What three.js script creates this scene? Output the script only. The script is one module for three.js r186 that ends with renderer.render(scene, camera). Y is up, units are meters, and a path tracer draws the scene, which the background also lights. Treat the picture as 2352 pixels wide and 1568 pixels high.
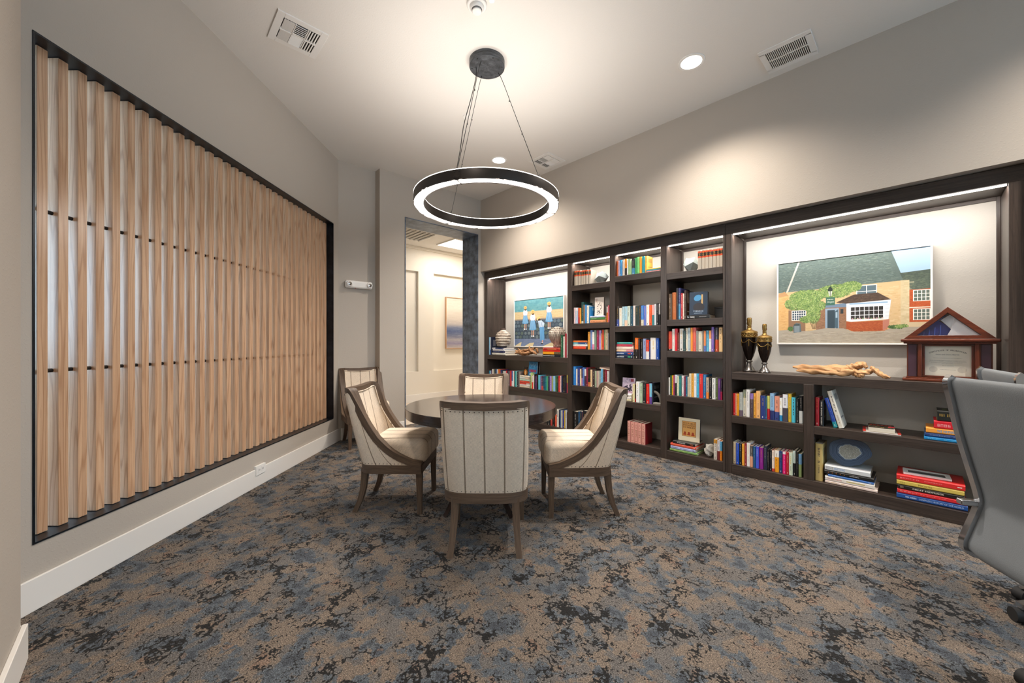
import * as THREE from 'three';
import { RoundedBoxGeometry } from 'three/addons/geometries/RoundedBoxGeometry.js';
import { mergeGeometries } from 'three/addons/utils/BufferGeometryUtils.js';
import { RectAreaLightUniformsLib } from 'three/addons/lights/RectAreaLightUniformsLib.js';

// Room axes: x runs along the bookcase wall from the far corner, z comes out of that wall, y is up, metres.
const CEIL = 3.395;
const scene = new THREE.Scene();
const camera = new THREE.PerspectiveCamera(82.75, 1.5, 0.05, 60);
camera.position.set(4.721, 1.2, 3.797);
camera.lookAt(4.721 - 0.72609, 1.2, 3.797 - 0.6876);
const renderer = new THREE.WebGLRenderer({ antialias: true });
renderer.toneMapping = THREE.LinearToneMapping;
renderer.toneMappingExposure = 1.0;
renderer.shadowMap.enabled = true;
RectAreaLightUniformsLib.init();
scene.background = new THREE.Color().setRGB(0.58, 0.84, 1.08);   // overcast daylight outside the windows
scene.backgroundIntensity = 10;
const RING_DOWN = 62, RING_UP = 33, SPOT = 20, LED = 210, CORRIDOR = 18;

// ---------------------------------------------------------------- helpers
let seedState = 12345;
const rnd = () => { seedState = (seedState + 0x6d2b79f5) | 0; let t = Math.imul(seedState ^ (seedState >>> 15), 1 | seedState); t = (t + Math.imul(t ^ (t >>> 7), 61 | t)) ^ t; return ((t ^ (t >>> 14)) >>> 0) / 4294967296; };
const rr = (a, b) => a + (b - a) * rnd();
const V = (x, y, z) => new THREE.Vector3(x, y, z);
const clamp = THREE.MathUtils.clamp, lerp = THREE.MathUtils.lerp, smooth = THREE.MathUtils.smoothstep;
const taken = new Map();
function numbered(name) { const n = taken.get(name) ?? 0; taken.set(name, n + 1); return n ? name + '_' + String(n).padStart(3, '0') : name; }
function tag(o, label, category, group, kind) {
  o.userData.label = label; o.userData.category = category;
  if (group) o.userData.group = group;
  if (kind) o.userData.kind = kind;
  return o;
}
function thing(name, label, category, pos = [0, 0, 0], turn = 0, group) {
  const o = new THREE.Group(); o.name = numbered(name); scene.add(o);
  o.position.set(...pos); o.rotation.y = turn;
  return tag(o, label, category, group);
}
function part(name, geo, mat, parent, label) {
  const m = new THREE.Mesh(geo, mat); m.name = name; m.castShadow = m.receiveShadow = true; parent.add(m);
  if (label) m.userData.label = label;
  return m;
}
function single(name, geo, mat, label, category, group, kind) {
  const m = new THREE.Mesh(geo, mat); m.name = numbered(name); m.castShadow = m.receiveShadow = true; scene.add(m);
  return tag(m, label, category, group, kind);
}
const struct = (name, geo, mat, label, category) => single(name, geo, mat, label, category, null, 'structure');
function structGroup(name, label, category) { const g = thing(name, label, category); g.userData.kind = 'structure'; return g; }
function copyOf(root, name, label, pos, turn) {
  const r = root.clone(); r.name = numbered(name); r.userData = { ...root.userData, label }; scene.add(r);
  r.position.set(...pos); r.rotation.y = turn; return r;
}
// uv in metres from the dominant side of each triangle; v follows the grain axis ('x','y' or 'z')
function uvBox(g, axis = 'y', off = null) {
  if (g.index) g = g.toNonIndexed();
  const p = g.attributes.position, uv = new Float32Array(p.count * 2), o = off ?? [rnd() * 3, rnd() * 3];
  const a = V(), b = V(), c = V(), n = V(), I = { x: 0, y: 1, z: 2 }, gi = I[axis];
  for (let i = 0; i < p.count; i += 3) {
    a.fromBufferAttribute(p, i); b.fromBufferAttribute(p, i + 1); c.fromBufferAttribute(p, i + 2);
    n.copy(b).sub(a).cross(c.clone().sub(a)); const q = [Math.abs(n.x), Math.abs(n.y), Math.abs(n.z)];
    const d = q[0] >= q[1] && q[0] >= q[2] ? 0 : q[1] >= q[2] ? 1 : 2;
    let other = [0, 1, 2].filter((k) => k !== d), vi = other.includes(gi) ? gi : (other.includes(1) ? 1 : other[1]), ui = other.find((k) => k !== vi);
    [a, b, c].forEach((s, k) => { const t = s.toArray(); uv[(i + k) * 2] = t[ui] + o[0] + d * 0.37; uv[(i + k) * 2 + 1] = t[vi] + o[1]; });
  }
  g.setAttribute('uv', new THREE.BufferAttribute(uv, 2));
  return g;
}
// box between two corners
function slab(x0, y0, z0, x1, y1, z1, axis = 'y', bevel = 0) {
  const w = x1 - x0, h = y1 - y0, d = z1 - z0;
  let g = bevel ? new RoundedBoxGeometry(w, h, d, 1, Math.min(bevel, w / 2.01, h / 2.01, d / 2.01)) : new THREE.BoxGeometry(w, h, d);
  g = uvBox(g, axis); g.translate((x0 + x1) / 2, (y0 + y1) / 2, (z0 + z1) / 2);
  return g;
}
const longest = (w, h, d) => (w >= h && w >= d ? 'x' : h >= d ? 'y' : 'z');
function bar(x0, y0, z0, x1, y1, z1, bevel = 0.002) { return slab(x0, y0, z0, x1, y1, z1, longest(x1 - x0, y1 - y0, z1 - z0), bevel); }
const strip = (g) => { const q = g.index ? g.toNonIndexed() : g; for (const k of Object.keys(q.attributes)) if (!['position', 'normal', 'uv'].includes(k)) q.deleteAttribute(k); return q; };
const merge = (list) => mergeGeometries(list.map(strip), false);
const at = (g, x, y, z) => (g.translate(x, y, z), g);
const cyl = (r0, r1, h, seg = 20) => new THREE.CylinderGeometry(r0, r1, h, seg);
function tube(pts, r, seg = 24, rad = 8) { return new THREE.TubeGeometry(new THREE.CatmullRomCurve3(pts.map((p) => V(...p))), seg, r, rad, false); }
function lathe(profile, seg = 40) { return new THREE.LatheGeometry(profile.map(([r, y]) => new THREE.Vector2(r, y)), seg); }
// surface from a grid of points rows x cols
function grid(rows, uvAt) {
  const R = rows.length, C = rows[0].length, pos = [], uv = [], idx = [];
  for (let i = 0; i < R; i++) for (let j = 0; j < C; j++) { const p = rows[i][j]; pos.push(p.x, p.y, p.z); const t = uvAt ? uvAt(i, j, p) : [j / (C - 1), i / (R - 1)]; uv.push(t[0], t[1]); }
  for (let i = 0; i < R - 1; i++) for (let j = 0; j < C - 1; j++) { const a = i * C + j, b = a + 1, c = a + C, d = c + 1; idx.push(a, b, d, a, d, c); }
  const g = new THREE.BufferGeometry();
  g.setAttribute('position', new THREE.Float32BufferAttribute(pos, 3)); g.setAttribute('uv', new THREE.Float32BufferAttribute(uv, 2)); g.setIndex(idx); g.computeVertexNormals();
  return g;
}
// sweep a rectangle (w along side vector, h along up vector) along points with per-point frames
function sweepRect(pts, sides, ups, w, h, scale = () => 1) {
  const n = pts.length, corner = [[-1, -1], [1, -1], [1, 1], [-1, 1]], list = [];
  const P = (i, k) => { const s = scale(i / (n - 1)), [a, b] = corner[k % 4]; return pts[i].clone().addScaledVector(sides[i], a * w / 2 * s).addScaledVector(ups[i], b * h / 2 * s); };
  let len = [0]; for (let i = 1; i < n; i++) len.push(len[i - 1] + pts[i].distanceTo(pts[i - 1]));
  for (let k = 0; k < 4; k++) { const rows = []; for (let i = 0; i < n; i++) rows.push([P(i, k), P(i, k + 1)]); list.push(grid(rows, (i, j) => [j * (k % 2 ? h : w) + k * 0.2, len[i]])); }
  const cap = (i, f) => { const g = grid(f ? [[P(i, 0), P(i, 1)], [P(i, 3), P(i, 2)]] : [[P(i, 1), P(i, 0)], [P(i, 2), P(i, 3)]]); return g; };
  list.push(cap(0, true), cap(n - 1, false));
  return merge(list);
}

// ---------------------------------------------------------------- noise and textures
function layer(w, h, cx, cy, seed) {           // tileable gradient noise
  const out = new Float32Array(w * h), gx = new Float32Array(cx * cy), gy = new Float32Array(cx * cy); let s = seed * 7919 + 13;
  for (let i = 0; i < cx * cy; i++) { s = (Math.imul(s, 1664525) + 1013904223) | 0; const a = ((s >>> 8) / 16777216) * Math.PI * 2; gx[i] = Math.cos(a); gy[i] = Math.sin(a); }
  for (let y = 0; y < h; y++) {
    const fy = (y / h) * cy, iy = Math.floor(fy), ty = fy - iy, y0 = (iy % cy) * cx, y1 = ((iy + 1) % cy) * cx, sy = ty * ty * ty * (ty * (ty * 6 - 15) + 10);
    for (let x = 0; x < w; x++) {
      const fx = (x / w) * cx, ix = Math.floor(fx), tx = fx - ix, x0 = ix % cx, x1 = (ix + 1) % cx, sx = tx * tx * tx * (tx * (tx * 6 - 15) + 10);
      const a = gx[y0 + x0] * tx + gy[y0 + x0] * ty, b = gx[y0 + x1] * (tx - 1) + gy[y0 + x1] * ty, c = gx[y1 + x0] * tx + gy[y1 + x0] * (ty - 1), d = gx[y1 + x1] * (tx - 1) + gy[y1 + x1] * (ty - 1);
      out[y * w + x] = (a + (b - a) * sx) + ((c + (d - c) * sx) - (a + (b - a) * sx)) * sy;
    }
  }
  return out;
}
function fbm(w, h, cx, cy, seed, oct = 3, gain = 0.5) {
  const out = layer(w, h, cx, cy, seed); let g = gain;
  for (let o = 1; o < oct; o++, g *= gain) { const l = layer(w, h, cx << o, cy << o, seed + o * 31); for (let i = 0; i < out.length; i++) out[i] += l[i] * g; }
  return out;
}
function dataTex(w, h, fn, metres, srgb = true) {
  const d = new Uint8Array(w * h * 4);
  for (let i = 0; i < w * h; i++) { const c = fn(i, i % w, Math.floor(i / w)); d[i * 4] = clamp(c[0], 0, 255); d[i * 4 + 1] = clamp(c[1], 0, 255); d[i * 4 + 2] = clamp(c[2], 0, 255); d[i * 4 + 3] = 255; }
  const t = new THREE.DataTexture(d, w, h); t.wrapS = t.wrapT = THREE.RepeatWrapping; t.magFilter = THREE.LinearFilter; t.minFilter = THREE.LinearMipmapLinearFilter; t.generateMipmaps = true;
  if (srgb) t.colorSpace = THREE.SRGBColorSpace;
  if (metres) t.repeat.set(1 / metres[0], 1 / metres[1]);
  t.needsUpdate = true; return t;
}
function canvasTex(w, h, draw) {
  const c = document.createElement('canvas'); c.width = w; c.height = h; draw(c.getContext('2d'), w, h);
  const t = new THREE.CanvasTexture(c); t.colorSpace = THREE.SRGBColorSpace; return t;
}
const mix3 = (a, b, t) => [a[0] + (b[0] - a[0]) * t, a[1] + (b[1] - a[1]) * t, a[2] + (b[2] - a[2]) * t];
const hexRgb = (h) => [parseInt(h.slice(0, 2), 16), parseInt(h.slice(2, 4), 16), parseInt(h.slice(4, 6), 16)];
const std = (o) => new THREE.MeshStandardMaterial(o);

const plasterBump = (() => { const w = 512, a = layer(w, w, 44, 44, 5), b = layer(w, w, 90, 90, 6); return dataTex(w, w, (i) => { const v = 128 + 170 * Math.max(0, a[i] * 0.8 + b[i] * 0.5 - 0.1); return [v, v, v]; }, [0.5, 0.5], false); })();
function woodTex(base, dark, seed, { w = 256, h = 1024, metres = [0.25, 1.6], fine = 1, figure = 0.5, pores = 0.5 } = {}) {
  const lines = layer(w, h, 44, 3, seed), lines2 = layer(w, h, 90, 7, seed + 1), wide = layer(w, h, 6, 2, seed + 2), warp = layer(w, h, 3, 3, seed + 3), pore = layer(w, h, 128, 24, seed + 4);
  return dataTex(w, h, (i, x) => {
    const ring = Math.sin((x / w) * 26 + warp[i] * 16 + wide[i] * 5);
    let t = 0.35 + lines[i] * 0.5 * fine + lines2[i] * 0.35 * fine + wide[i] * 0.35 + Math.pow(Math.max(0, ring), 3) * 0.5 * figure;
    t += pore[i] > 0.28 ? pores * 0.5 : 0;
    return mix3(base, dark, clamp(t, 0, 1));
  }, metres);
}
const carpetTex = (() => {
  const N = 2048, zone = fbm(N, N, 22, 22, 21, 4, 0.6), zone2 = fbm(N, N, 30, 30, 41, 4, 0.6), crack = fbm(N, N, 32, 32, 61, 4, 0.6), crack2 = fbm(N, N, 58, 58, 62, 3, 0.6), open = fbm(N, N, 14, 14, 81, 3, 0.6), yarn = layer(N, N, 700, 700, 91), yarn2 = layer(N, N, 280, 280, 95), patch = fbm(N, N, 40, 40, 99, 3, 0.5);
  const tan = [112, 100, 89], grey = [96, 92, 89], blue = [80, 87, 94], deep = [60, 64, 71], dark = [20, 19, 19], rust = [118, 94, 80];
  let s = 99; const white = () => { s = (Math.imul(s, 1664525) + 1013904223) | 0; return (s >>> 8) / 16777216; };
  return dataTex(N, N, (i) => {
    const f = zone[i] + yarn2[i] * 0.16, g = zone2[i] + yarn2[i] * 0.18;
    let c = mix3(grey, tan, smooth(f, -0.02, 0.16));
    c = mix3(c, blue, smooth(g - f * 0.5, 0.12, 0.22) * 0.9);
    c = mix3(c, deep, smooth(g - f * 0.3, 0.38, 0.48) * 0.8);
    c = mix3(c, rust, smooth(patch[i] + f * 0.3, 0.44, 0.52) * 0.6);
    const rough = yarn[i] * 0.07 + yarn2[i] * 0.11, o = open[i];
    const line = Math.min(Math.abs(crack[i]) - 0.036 - Math.max(-0.02, o * 0.22), Math.abs(crack2[i]) + 0.005 - Math.max(-0.1, (patch[i] + o) * 0.16)) + rough;
    c = mix3(dark, c, smooth(line, -0.035, 0.02));
    const k = 0.74 + white() * 0.5 + yarn[i] * 0.5;
    return [c[0] * k, c[1] * k, c[2] * k];
  }, [3.2, 3.2]);
})();
const carpetBump = (() => { const N = 1024, a = layer(N, N, 320, 320, 7), b = layer(N, N, 150, 150, 8); return dataTex(N, N, (i) => { const v = 128 + 140 * a[i] + 70 * b[i]; return [v, v, v]; }, [1.2, 1.2], false); })();
const linenTex = (() => {                       // cream linen with woven dark stripes every 111 mm
  const N = 512, weft = layer(N, N, 18, 170, 3), warp = layer(N, N, 170, 18, 4), blot = layer(N, N, 6, 6, 9);
  return dataTex(N, N, (i, x) => {
    const m = (x / N) * 0.222, d = Math.min(Math.abs(m - 0.0555), Math.abs(m - 0.1665)), k = 1 + weft[i] * 0.12 + warp[i] * 0.09 + blot[i] * 0.03;
    const c = mix3([138, 122, 104], [218, 202, 182], smooth(d + weft[i] * 0.0015, 0.0034, 0.005));
    return [c[0] * k, c[1] * k, c[2] * k];
  }, [0.222, 0.222]);
})();
const linenBump = (() => { const N = 512, a = layer(N, N, 18, 170, 3), b = layer(N, N, 170, 18, 4); return dataTex(N, N, (i) => { const v = 128 + 120 * (a[i] + b[i]); return [v, v, v]; }, [0.222, 0.222], false); })();
const leatherBump = (() => { const N = 512, a = layer(N, N, 150, 150, 13), b = layer(N, N, 70, 70, 14); return dataTex(N, N, (i) => { const v = 128 + 110 * (a[i] + b[i] * 0.6); return [v, v, v]; }, [0.3, 0.3], false); })();
const skyTintSteelTex = (() => { const N = 512, a = fbm(N, N, 9, 9, 17, 4, 0.6), b = layer(N, N, 120, 120, 18); return dataTex(N, N, (i) => { const k = 104 + a[i] * 40 + b[i] * 18; return [k * 0.88, k, k * 1.16]; }, [0.9, 0.9]); })();  // blue cast painted in, standing for daylight mirrored in the door liner

const M = {
  wall: std({ color: '#b4aba0', roughness: 0.85, bumpMap: plasterBump, bumpScale: 0.0012 }),
  niche: std({ color: '#c9c4bb', roughness: 0.85, bumpMap: plasterBump, bumpScale: 0.0012 }),
  ceiling: std({ color: '#e2ded8', roughness: 0.9, bumpMap: plasterBump, bumpScale: 0.001 }),
  corridor: std({ color: '#e6dfd2', roughness: 0.85, bumpMap: plasterBump, bumpScale: 0.001 }),
  trim: std({ color: '#e6e2dc', roughness: 0.4 }),
  white: std({ color: '#e8e6e2', roughness: 0.45 }),
  carpet: std({ map: carpetTex, roughness: 1, bumpMap: carpetBump, bumpScale: 0.006 }),
  tile: std({ color: '#cdbfae', roughness: 0.45 }),
  darkWood: [3, 5].map((s) => std({ map: woodTex([76, 64, 57], [40, 32, 28], s * 11, { figure: 0.35 }), roughness: 0.38 })),
  oak: [1, 2, 3, 4].map((s) => std({ map: woodTex([222, 184, 150], [172, 130, 98], s * 17, { metres: [0.16, 2.3], figure: 0.9, pores: 0.35, fine: 0.8 }), roughness: 0.26 })),
  chairWood: std({ map: woodTex([106, 86, 68], [62, 48, 38], 77, { metres: [0.2, 0.9], figure: 0.4 }), roughness: 0.55 }),
  tableWood: std({ map: woodTex([62, 50, 46], [34, 27, 25], 88, { metres: [0.35, 1.2], figure: 0.5 }), roughness: 0.16 }),
  linen: std({ map: linenTex, roughness: 0.95, bumpMap: linenBump, bumpScale: 0.0008 }),
  steel: std({ map: skyTintSteelTex, color: '#585a5c', roughness: 0.34, metalness: 0.4 }),
  doorSteel: std({ map: skyTintSteelTex, color: '#ffffff', roughness: 0.42, metalness: 0.15 }),  // the map's blue imitates reflected daylight; the steel itself is neutral
  black: std({ color: '#161514', roughness: 0.5 }),
  blackMetal: std({ color: '#1d1b1a', roughness: 0.45, metalness: 0.3 }),
  bronze: std({ color: '#3a3431', roughness: 0.34, metalness: 0.5 }),
  nail: std({ color: '#1c1512', roughness: 0.4, metalness: 0.4 }),
  chrome: std({ color: '#c9ccd0', roughness: 0.14, metalness: 1 }),
  leather: std({ color: '#777d82', roughness: 0.5, bumpMap: leatherBump, bumpScale: 0.0006 }),
  rubber: std({ color: '#1b1b1c', roughness: 0.7 }),
  pages: std({ color: '#ddd3c0', roughness: 0.9 }),
  cherry: std({ map: woodTex([118, 58, 36], [66, 28, 18], 51, { metres: [0.12, 0.6], figure: 0.4, pores: 0.2 }), roughness: 0.28 }),
  drift: std({ map: woodTex([222, 178, 128], [150, 104, 64], 52, { metres: [0.09, 0.5], figure: 0.8 }), roughness: 0.75 }),
  driftDark: std({ map: woodTex([186, 136, 88], [96, 62, 36], 53, { metres: [0.09, 0.5], figure: 0.8 }), roughness: 0.75 }),
  urnDark: std({ color: '#2b211d', roughness: 0.12, metalness: 0.6 }),
  gold: std({ color: '#8d6f3c', roughness: 0.38, metalness: 0.75 }),
  silver: std({ color: '#8f8a86', roughness: 0.2, metalness: 0.9 }),
  glass: new THREE.MeshPhysicalMaterial({ color: '#ffffff', transmission: 1, roughness: 0.02, thickness: 0, ior: 1.5 }),
  glow: std({ color: '#ffffff', emissive: '#fff8f1', emissiveIntensity: 4, roughness: 0.5 }),
  ledGlow: std({ color: '#ffffff', emissive: '#fff9f3', emissiveIntensity: 4, roughness: 0.5 }),
};
const dw = () => M.darkWood[rnd() < 0.5 ? 0 : 1];

// ---------------------------------------------------------------- room shell
{
  const T = 0.16;
  // carpet floor of the diagonal room (plan polygon), given thickness
  const plan = [[-0.375, -0.62], [9.66, -0.62], [9.66, 4.3], [2.41, 4.3], [2.41, 4.7], [-0.375, 1.98]];
  const shape = new THREE.Shape(plan.map(([x, z]) => new THREE.Vector2(x, -z)));
  const fl = new THREE.ExtrudeGeometry(shape, { depth: 0.1, bevelEnabled: false }); fl.rotateX(-Math.PI / 2); fl.translate(0, -0.1, 0);
  struct('floor', uvBox(fl, 'z', [0, 0]), M.carpet, 'blue brown and black mottled carpet covering the library floor', 'floor');
  const ce = new THREE.ExtrudeGeometry(shape, { depth: 0.12, bevelEnabled: false }); ce.rotateX(-Math.PI / 2); ce.translate(0, CEIL, 0);
  struct('ceiling', uvBox(ce, 'z', [0, 0]), M.ceiling, 'smooth off-white ceiling above the library', 'ceiling');

  // wall with the bookcase alcove (alcove x 0..5.19, y 0..2.286, z 0..-0.45)
  struct('wall_right', merge([
    slab(0, 2.286, -0.6, 5.19, CEIL, 0), slab(5.19, 0, -0.6, 9.66, CEIL, 0), slab(0, 0, -0.6, 5.19, 2.286, -0.452),
  ]), M.wall, 'greige plaster wall above and behind the built-in bookcase', 'wall');
  // wall with the doorway: opening z 0.051..1.29, y 0..2.856
  const dz0 = 0.051, dz1 = 1.29, dy = 2.856;
  struct('wall_back', merge([
    slab(-0.375, 0, -0.6, 0, CEIL, dz0), slab(-0.375, 0, dz1, 0, CEIL, 1.636), slab(-0.375, dy, dz0, 0, CEIL, dz1), slab(-0.375, 0, 1.636, -0.13, CEIL, 2.12),
  ]), M.wall, 'greige plaster wall around the tall dark doorway', 'wall');
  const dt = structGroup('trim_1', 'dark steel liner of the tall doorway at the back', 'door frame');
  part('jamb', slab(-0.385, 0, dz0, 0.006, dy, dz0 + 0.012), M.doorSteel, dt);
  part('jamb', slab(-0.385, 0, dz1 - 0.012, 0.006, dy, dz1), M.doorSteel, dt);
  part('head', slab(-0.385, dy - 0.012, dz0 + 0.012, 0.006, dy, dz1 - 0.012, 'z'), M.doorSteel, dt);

  // slat wall: frame of its own, d along the wall toward the camera, w outward
  const lw = structGroup('wall_left', 'greige plaster wall holding the wooden slat screen', 'wall');
  lw.position.set(-0.1338, 0, 2.0937); lw.rotation.y = Math.atan2(0.71752, 0.69654) - Math.PI / 2;   // local x = along wall, local -z = outward
  lw.updateMatrixWorld();
  const o0 = 0.134, o1 = 2.97, yb = 0.293, yt = 2.589;
  // in this local frame +x runs along the wall; the room lies on +z or -z, resolved below
  const roomSide = V(2.5, 0, 1.9).applyMatrix4(lw.matrixWorld.clone().invert()).z > 0 ? 1 : -1;
  const lwBox = (x0, y0, x1, y1) => roomSide > 0 ? slab(x0, y0, -T, x1, y1, 0) : slab(x0, y0, 0, x1, y1, T);
  part('plaster', merge([lwBox(-0.12, 0, o0, CEIL), lwBox(o1, 0, 4.0, CEIL), lwBox(o0, 0, o1, yb), lwBox(o0, yt, o1, CEIL)]), M.wall, lw);

  const lb = structGroup('baseboard_left', 'tall white baseboard along the slat wall', 'baseboard');
  lb.position.copy(lw.position); lb.rotation.y = lw.rotation.y;
  const s = roomSide;
  part('board', merge([bar(-0.02, 0, Math.min(0, s * 0.014), 3.9, 0.146, Math.max(0, s * 0.014), 0.003)]), M.trim, lb);

  // diagonal wall by the camera with its returning corner
  struct('wall_near', merge([slab(2.41, 0, 4.134, 9.66, CEIL, 4.3), slab(2.41, 0, 4.3, 2.55, CEIL, 4.75)]), M.wall, 'greige wall corner at the left edge beside the camera', 'wall');
  struct('baseboard_near', merge([bar(2.394, 0, 4.118, 9.5, 0.135, 4.134, 0.003), bar(2.394, 0, 4.134, 2.41, 0.135, 4.5, 0.003)]), M.trim, 'white baseboard on the wall corner at the left edge', 'baseboard');
  struct('baseboard_back', merge([bar(0, 0, 1.302, 0.014, 0.146, 1.65, 0.003), bar(-0.13, 0, 1.636, 0, 0.146, 1.65, 0.003), bar(-0.13, 0, 1.65, -0.116, 0.146, 2.07, 0.003)]), M.trim, 'white baseboard beside the doorway behind the corner chair', 'baseboard');

  // end wall of the room, out of frame, with a daylight window
  const wz0 = 1.0, wz1 = 3.2, wy0 = 0.9, wy1 = 2.7;
  struct('wall_end', merge([slab(9.5, 0, 0, 9.66, CEIL, wz0), slab(9.5, 0, wz1, 9.66, CEIL, 4.3), slab(9.5, 0, wz0, 9.66, wy0, wz1), slab(9.5, wy1, wz0, 9.66, CEIL, wz1)]), M.wall, 'end wall with a wide window behind the meeting chairs', 'wall');
  const w1 = structGroup('window_1', 'wide white framed window at the end of the room', 'window');
  for (const z of [wz0, 2.12, wz1 - 0.05]) part('mullion', bar(9.55, wy0, z, 9.61, wy1, z + 0.05), M.trim, w1);
  part('sill', bar(9.46, wy0 - 0.03, wz0 - 0.04, 9.6, wy0, wz1 + 0.04), M.trim, w1);

  // ------------- daylit room beyond the slats (same local frame as the slat wall, outward side)
  const nr = structGroup('wall_beyond', 'pale walls of the daylit room seen between the slats', 'wall');
  nr.position.copy(lw.position); nr.rotation.y = lw.rotation.y;
  const ob = (x0, y0, w0, x1, y1, w1, ax) => roomSide > 0 ? slab(x0, y0, -w1, x1, y1, -w0, ax) : slab(x0, y0, w0, x1, y1, w1, ax);
  const D0 = -0.1, D1 = 8.4, W1 = 4.4;
  part('side_wall', ob(D0 - T, 0, T, D0, CEIL, W1), M.corridor, nr);
  part('side_wall', merge([ob(D1, 0, T, D1 + T, 0.5, W1), ob(D1, 2.9, T, D1 + T, CEIL, W1), ob(D1, 0.5, T, D1 + T, 2.9, 0.7), ob(D1, 0.5, 4.0, D1 + T, 2.9, W1)]), M.corridor, nr);
  part('outer_wall', merge([ob(D0, 0, W1, D1, 0.9, W1 + T), ob(D0, 2.9, W1, D1, CEIL, W1 + T), ob(D0, 0.9, W1, 2.6, 2.9, W1 + T), ob(7.8, 0.9, W1, D1, 2.9, W1 + T)]), M.corridor, nr);
  part('inner_wall', ob(4.0, 0, T - 0.1, D1 + T, CEIL, T), M.corridor, nr);
  const fg = structGroup('floor_beyond', 'dark wood floor of the room beyond the slats', 'floor'); fg.position.copy(lw.position); fg.rotation.y = lw.rotation.y;
  part('boards', ob(D0 - T, -0.1, T, D1 + T, 0, W1 + T, 'x'), M.darkWood[0], fg);
  const cg = structGroup('ceiling_beyond', 'white ceiling of the room beyond the slats', 'ceiling'); cg.position.copy(lw.position); cg.rotation.y = lw.rotation.y;
  part('plaster', ob(D0 - T, CEIL, T, D1 + T, CEIL + 0.1, W1 + T, 'x'), M.ceiling, cg);
  const w2 = structGroup('window_2', 'tall windows of the room beyond the slats', 'window'); w2.position.copy(lw.position); w2.rotation.y = lw.rotation.y;
  for (const d of [2.6, 4.3, 6.0, 7.74]) part('mullion', ob(d, 0.9, W1 + 0.04, d + 0.06, 2.9, W1 + 0.1), M.blackMetal, w2);
  for (const w of [0.7, 1.75, 2.85, 3.94]) part('mullion', ob(D1 + 0.04, 0.5, w, D1 + 0.1, 2.9, w + 0.06), M.blackMetal, w2);

  // ------------- slat screen
  const sc = thing('slat_screen', 'floor-high screen of vertical oak slats in a thin black frame', 'screen', [lw.position.x, 0, lw.position.z], lw.rotation.y);
  const F = 0.008, FD = 0.15;
  part('frame_side', ob(o0, yb, -0.004, o0 + F, yt, FD), M.steel, sc, 'black steel side of the frame');
  part('frame_side', ob(o1 - F, yb, -0.004, o1, yt, FD), M.steel, sc, 'black steel side of the frame');
  part('frame_head', ob(o0 + F, yt - F, -0.004, o1 - F, yt, FD, 'x'), M.steel, sc, 'black steel head of the frame');
  part('frame_sill', ob(o0 + F, yb, -0.004, o1 - F, yb + F, FD, 'x'), M.steel, sc, 'black steel sill of the frame');
  const SW = 0.0425, SD = 0.066, SY0 = yb + F, SY1 = yt - F, geos = [];
  for (let v = 0; v < 5; v++) geos.push(uvBox(new RoundedBoxGeometry(SW, SY1 - SY0 - 0.004, SD, 1, 0.002), 'y', [v * 0.613, v * 0.41]));
  for (let k = 0; k < 33; k++) {
    const m = part('slat', geos[k % 5], M.oak[(k * 7 + (k >> 2)) % 4], sc);
    m.position.set(0.2 + k * 0.08428 + SW / 2 - 0.0425, (SY0 + SY1) / 2, -roomSide * (0.07 + SD / 2));
  }
  for (const y of [1.823, 1.06]) { const r = cyl(0.0095, 0.0095, o1 - o0 - 2 * F, 12); r.rotateZ(Math.PI / 2); const m = part('rod', r, M.blackMetal, sc, 'black steel rod through the slats'); m.position.set((o0 + o1) / 2, y, -roomSide * (0.07 + SD / 2)); }

  // wall outlet set into the top of the baseboard
  const ou = thing('wall_outlet', 'white wall outlet set into the tall baseboard below the slats', 'outlet', [lw.position.x, 0, lw.position.z], lw.rotation.y);
  const onWall = (x0, y0, x1, y1, p0, p1, b) => roomSide > 0 ? bar(x0, y0, p0, x1, y1, p1, b) : bar(x0, y0, -p1, x1, y1, -p0, b);
  part('cover_plate', onWall(1.395, 0.095, 1.515, 0.172, 0.0, 0.021, 0.002), M.white, ou);
  for (const x of [1.418, 1.462]) {
    const r = part('receptacle', onWall(x, 0.112, x + 0.032, 0.155, 0.0195, 0.0225, 0.001), M.white, ou);
    for (const q of [0.009, 0.021]) part('slot', onWall(x + q, 0.128, x + q + 0.003, 0.142, 0.0215, 0.0229, 0), M.black, r);
  }

  // ------------- corridor beyond the doorway
  const cw = structGroup('wall_corridor', 'cream panelled corridor wall seen through the doorway', 'wall');
  const X = -2.186, CH = 3.084;
  const seg = (z0, y0, z1, y1) => slab(X - 0.14, y0, z0, X, y1, z1);
  part('plaster', merge([seg(-3.6, 0, 2.0, 0.6), seg(-3.6, 2.6, 2.0, CH + 0.05), seg(-0.52, 0.6, -0.168, 2.6), seg(1.0, 0.6, 2.0, 2.6), seg(-3.6, 0.6, -2.6, 2.6), slab(X - 0.14, 0.6, -2.6, X - 0.06, 2.6, 1.0)]), M.corridor, cw);
  part('end_wall', slab(X, 0, 1.86, -0.375, CH + 0.05, 2.0), M.corridor, cw);
  part('end_wall', slab(X, 0, -3.6, -0.375, CH + 0.05, -3.46), M.corridor, cw);
  part('side_wall', slab(-0.375, 0, -3.6, -0.3, CH + 0.05, -0.62), M.corridor, cw);
  struct('baseboard_corridor', bar(X, 0, -3.4, X + 0.016, 0.15, 1.86, 0.003), M.trim, 'white baseboard of the corridor beyond the doorway', 'baseboard');
  struct('floor_corridor', slab(X - 0.14, -0.1, -3.6, -0.375, 0, 2.0, 'z'), M.tile, 'light floor of the corridor beyond the doorway', 'floor');
  struct('ceiling_corridor', slab(X - 0.14, CH, -3.6, -0.375, CH + 0.1, 2.0, 'z'), M.ceiling, 'white ceiling of the corridor beyond the doorway', 'ceiling');
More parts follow.
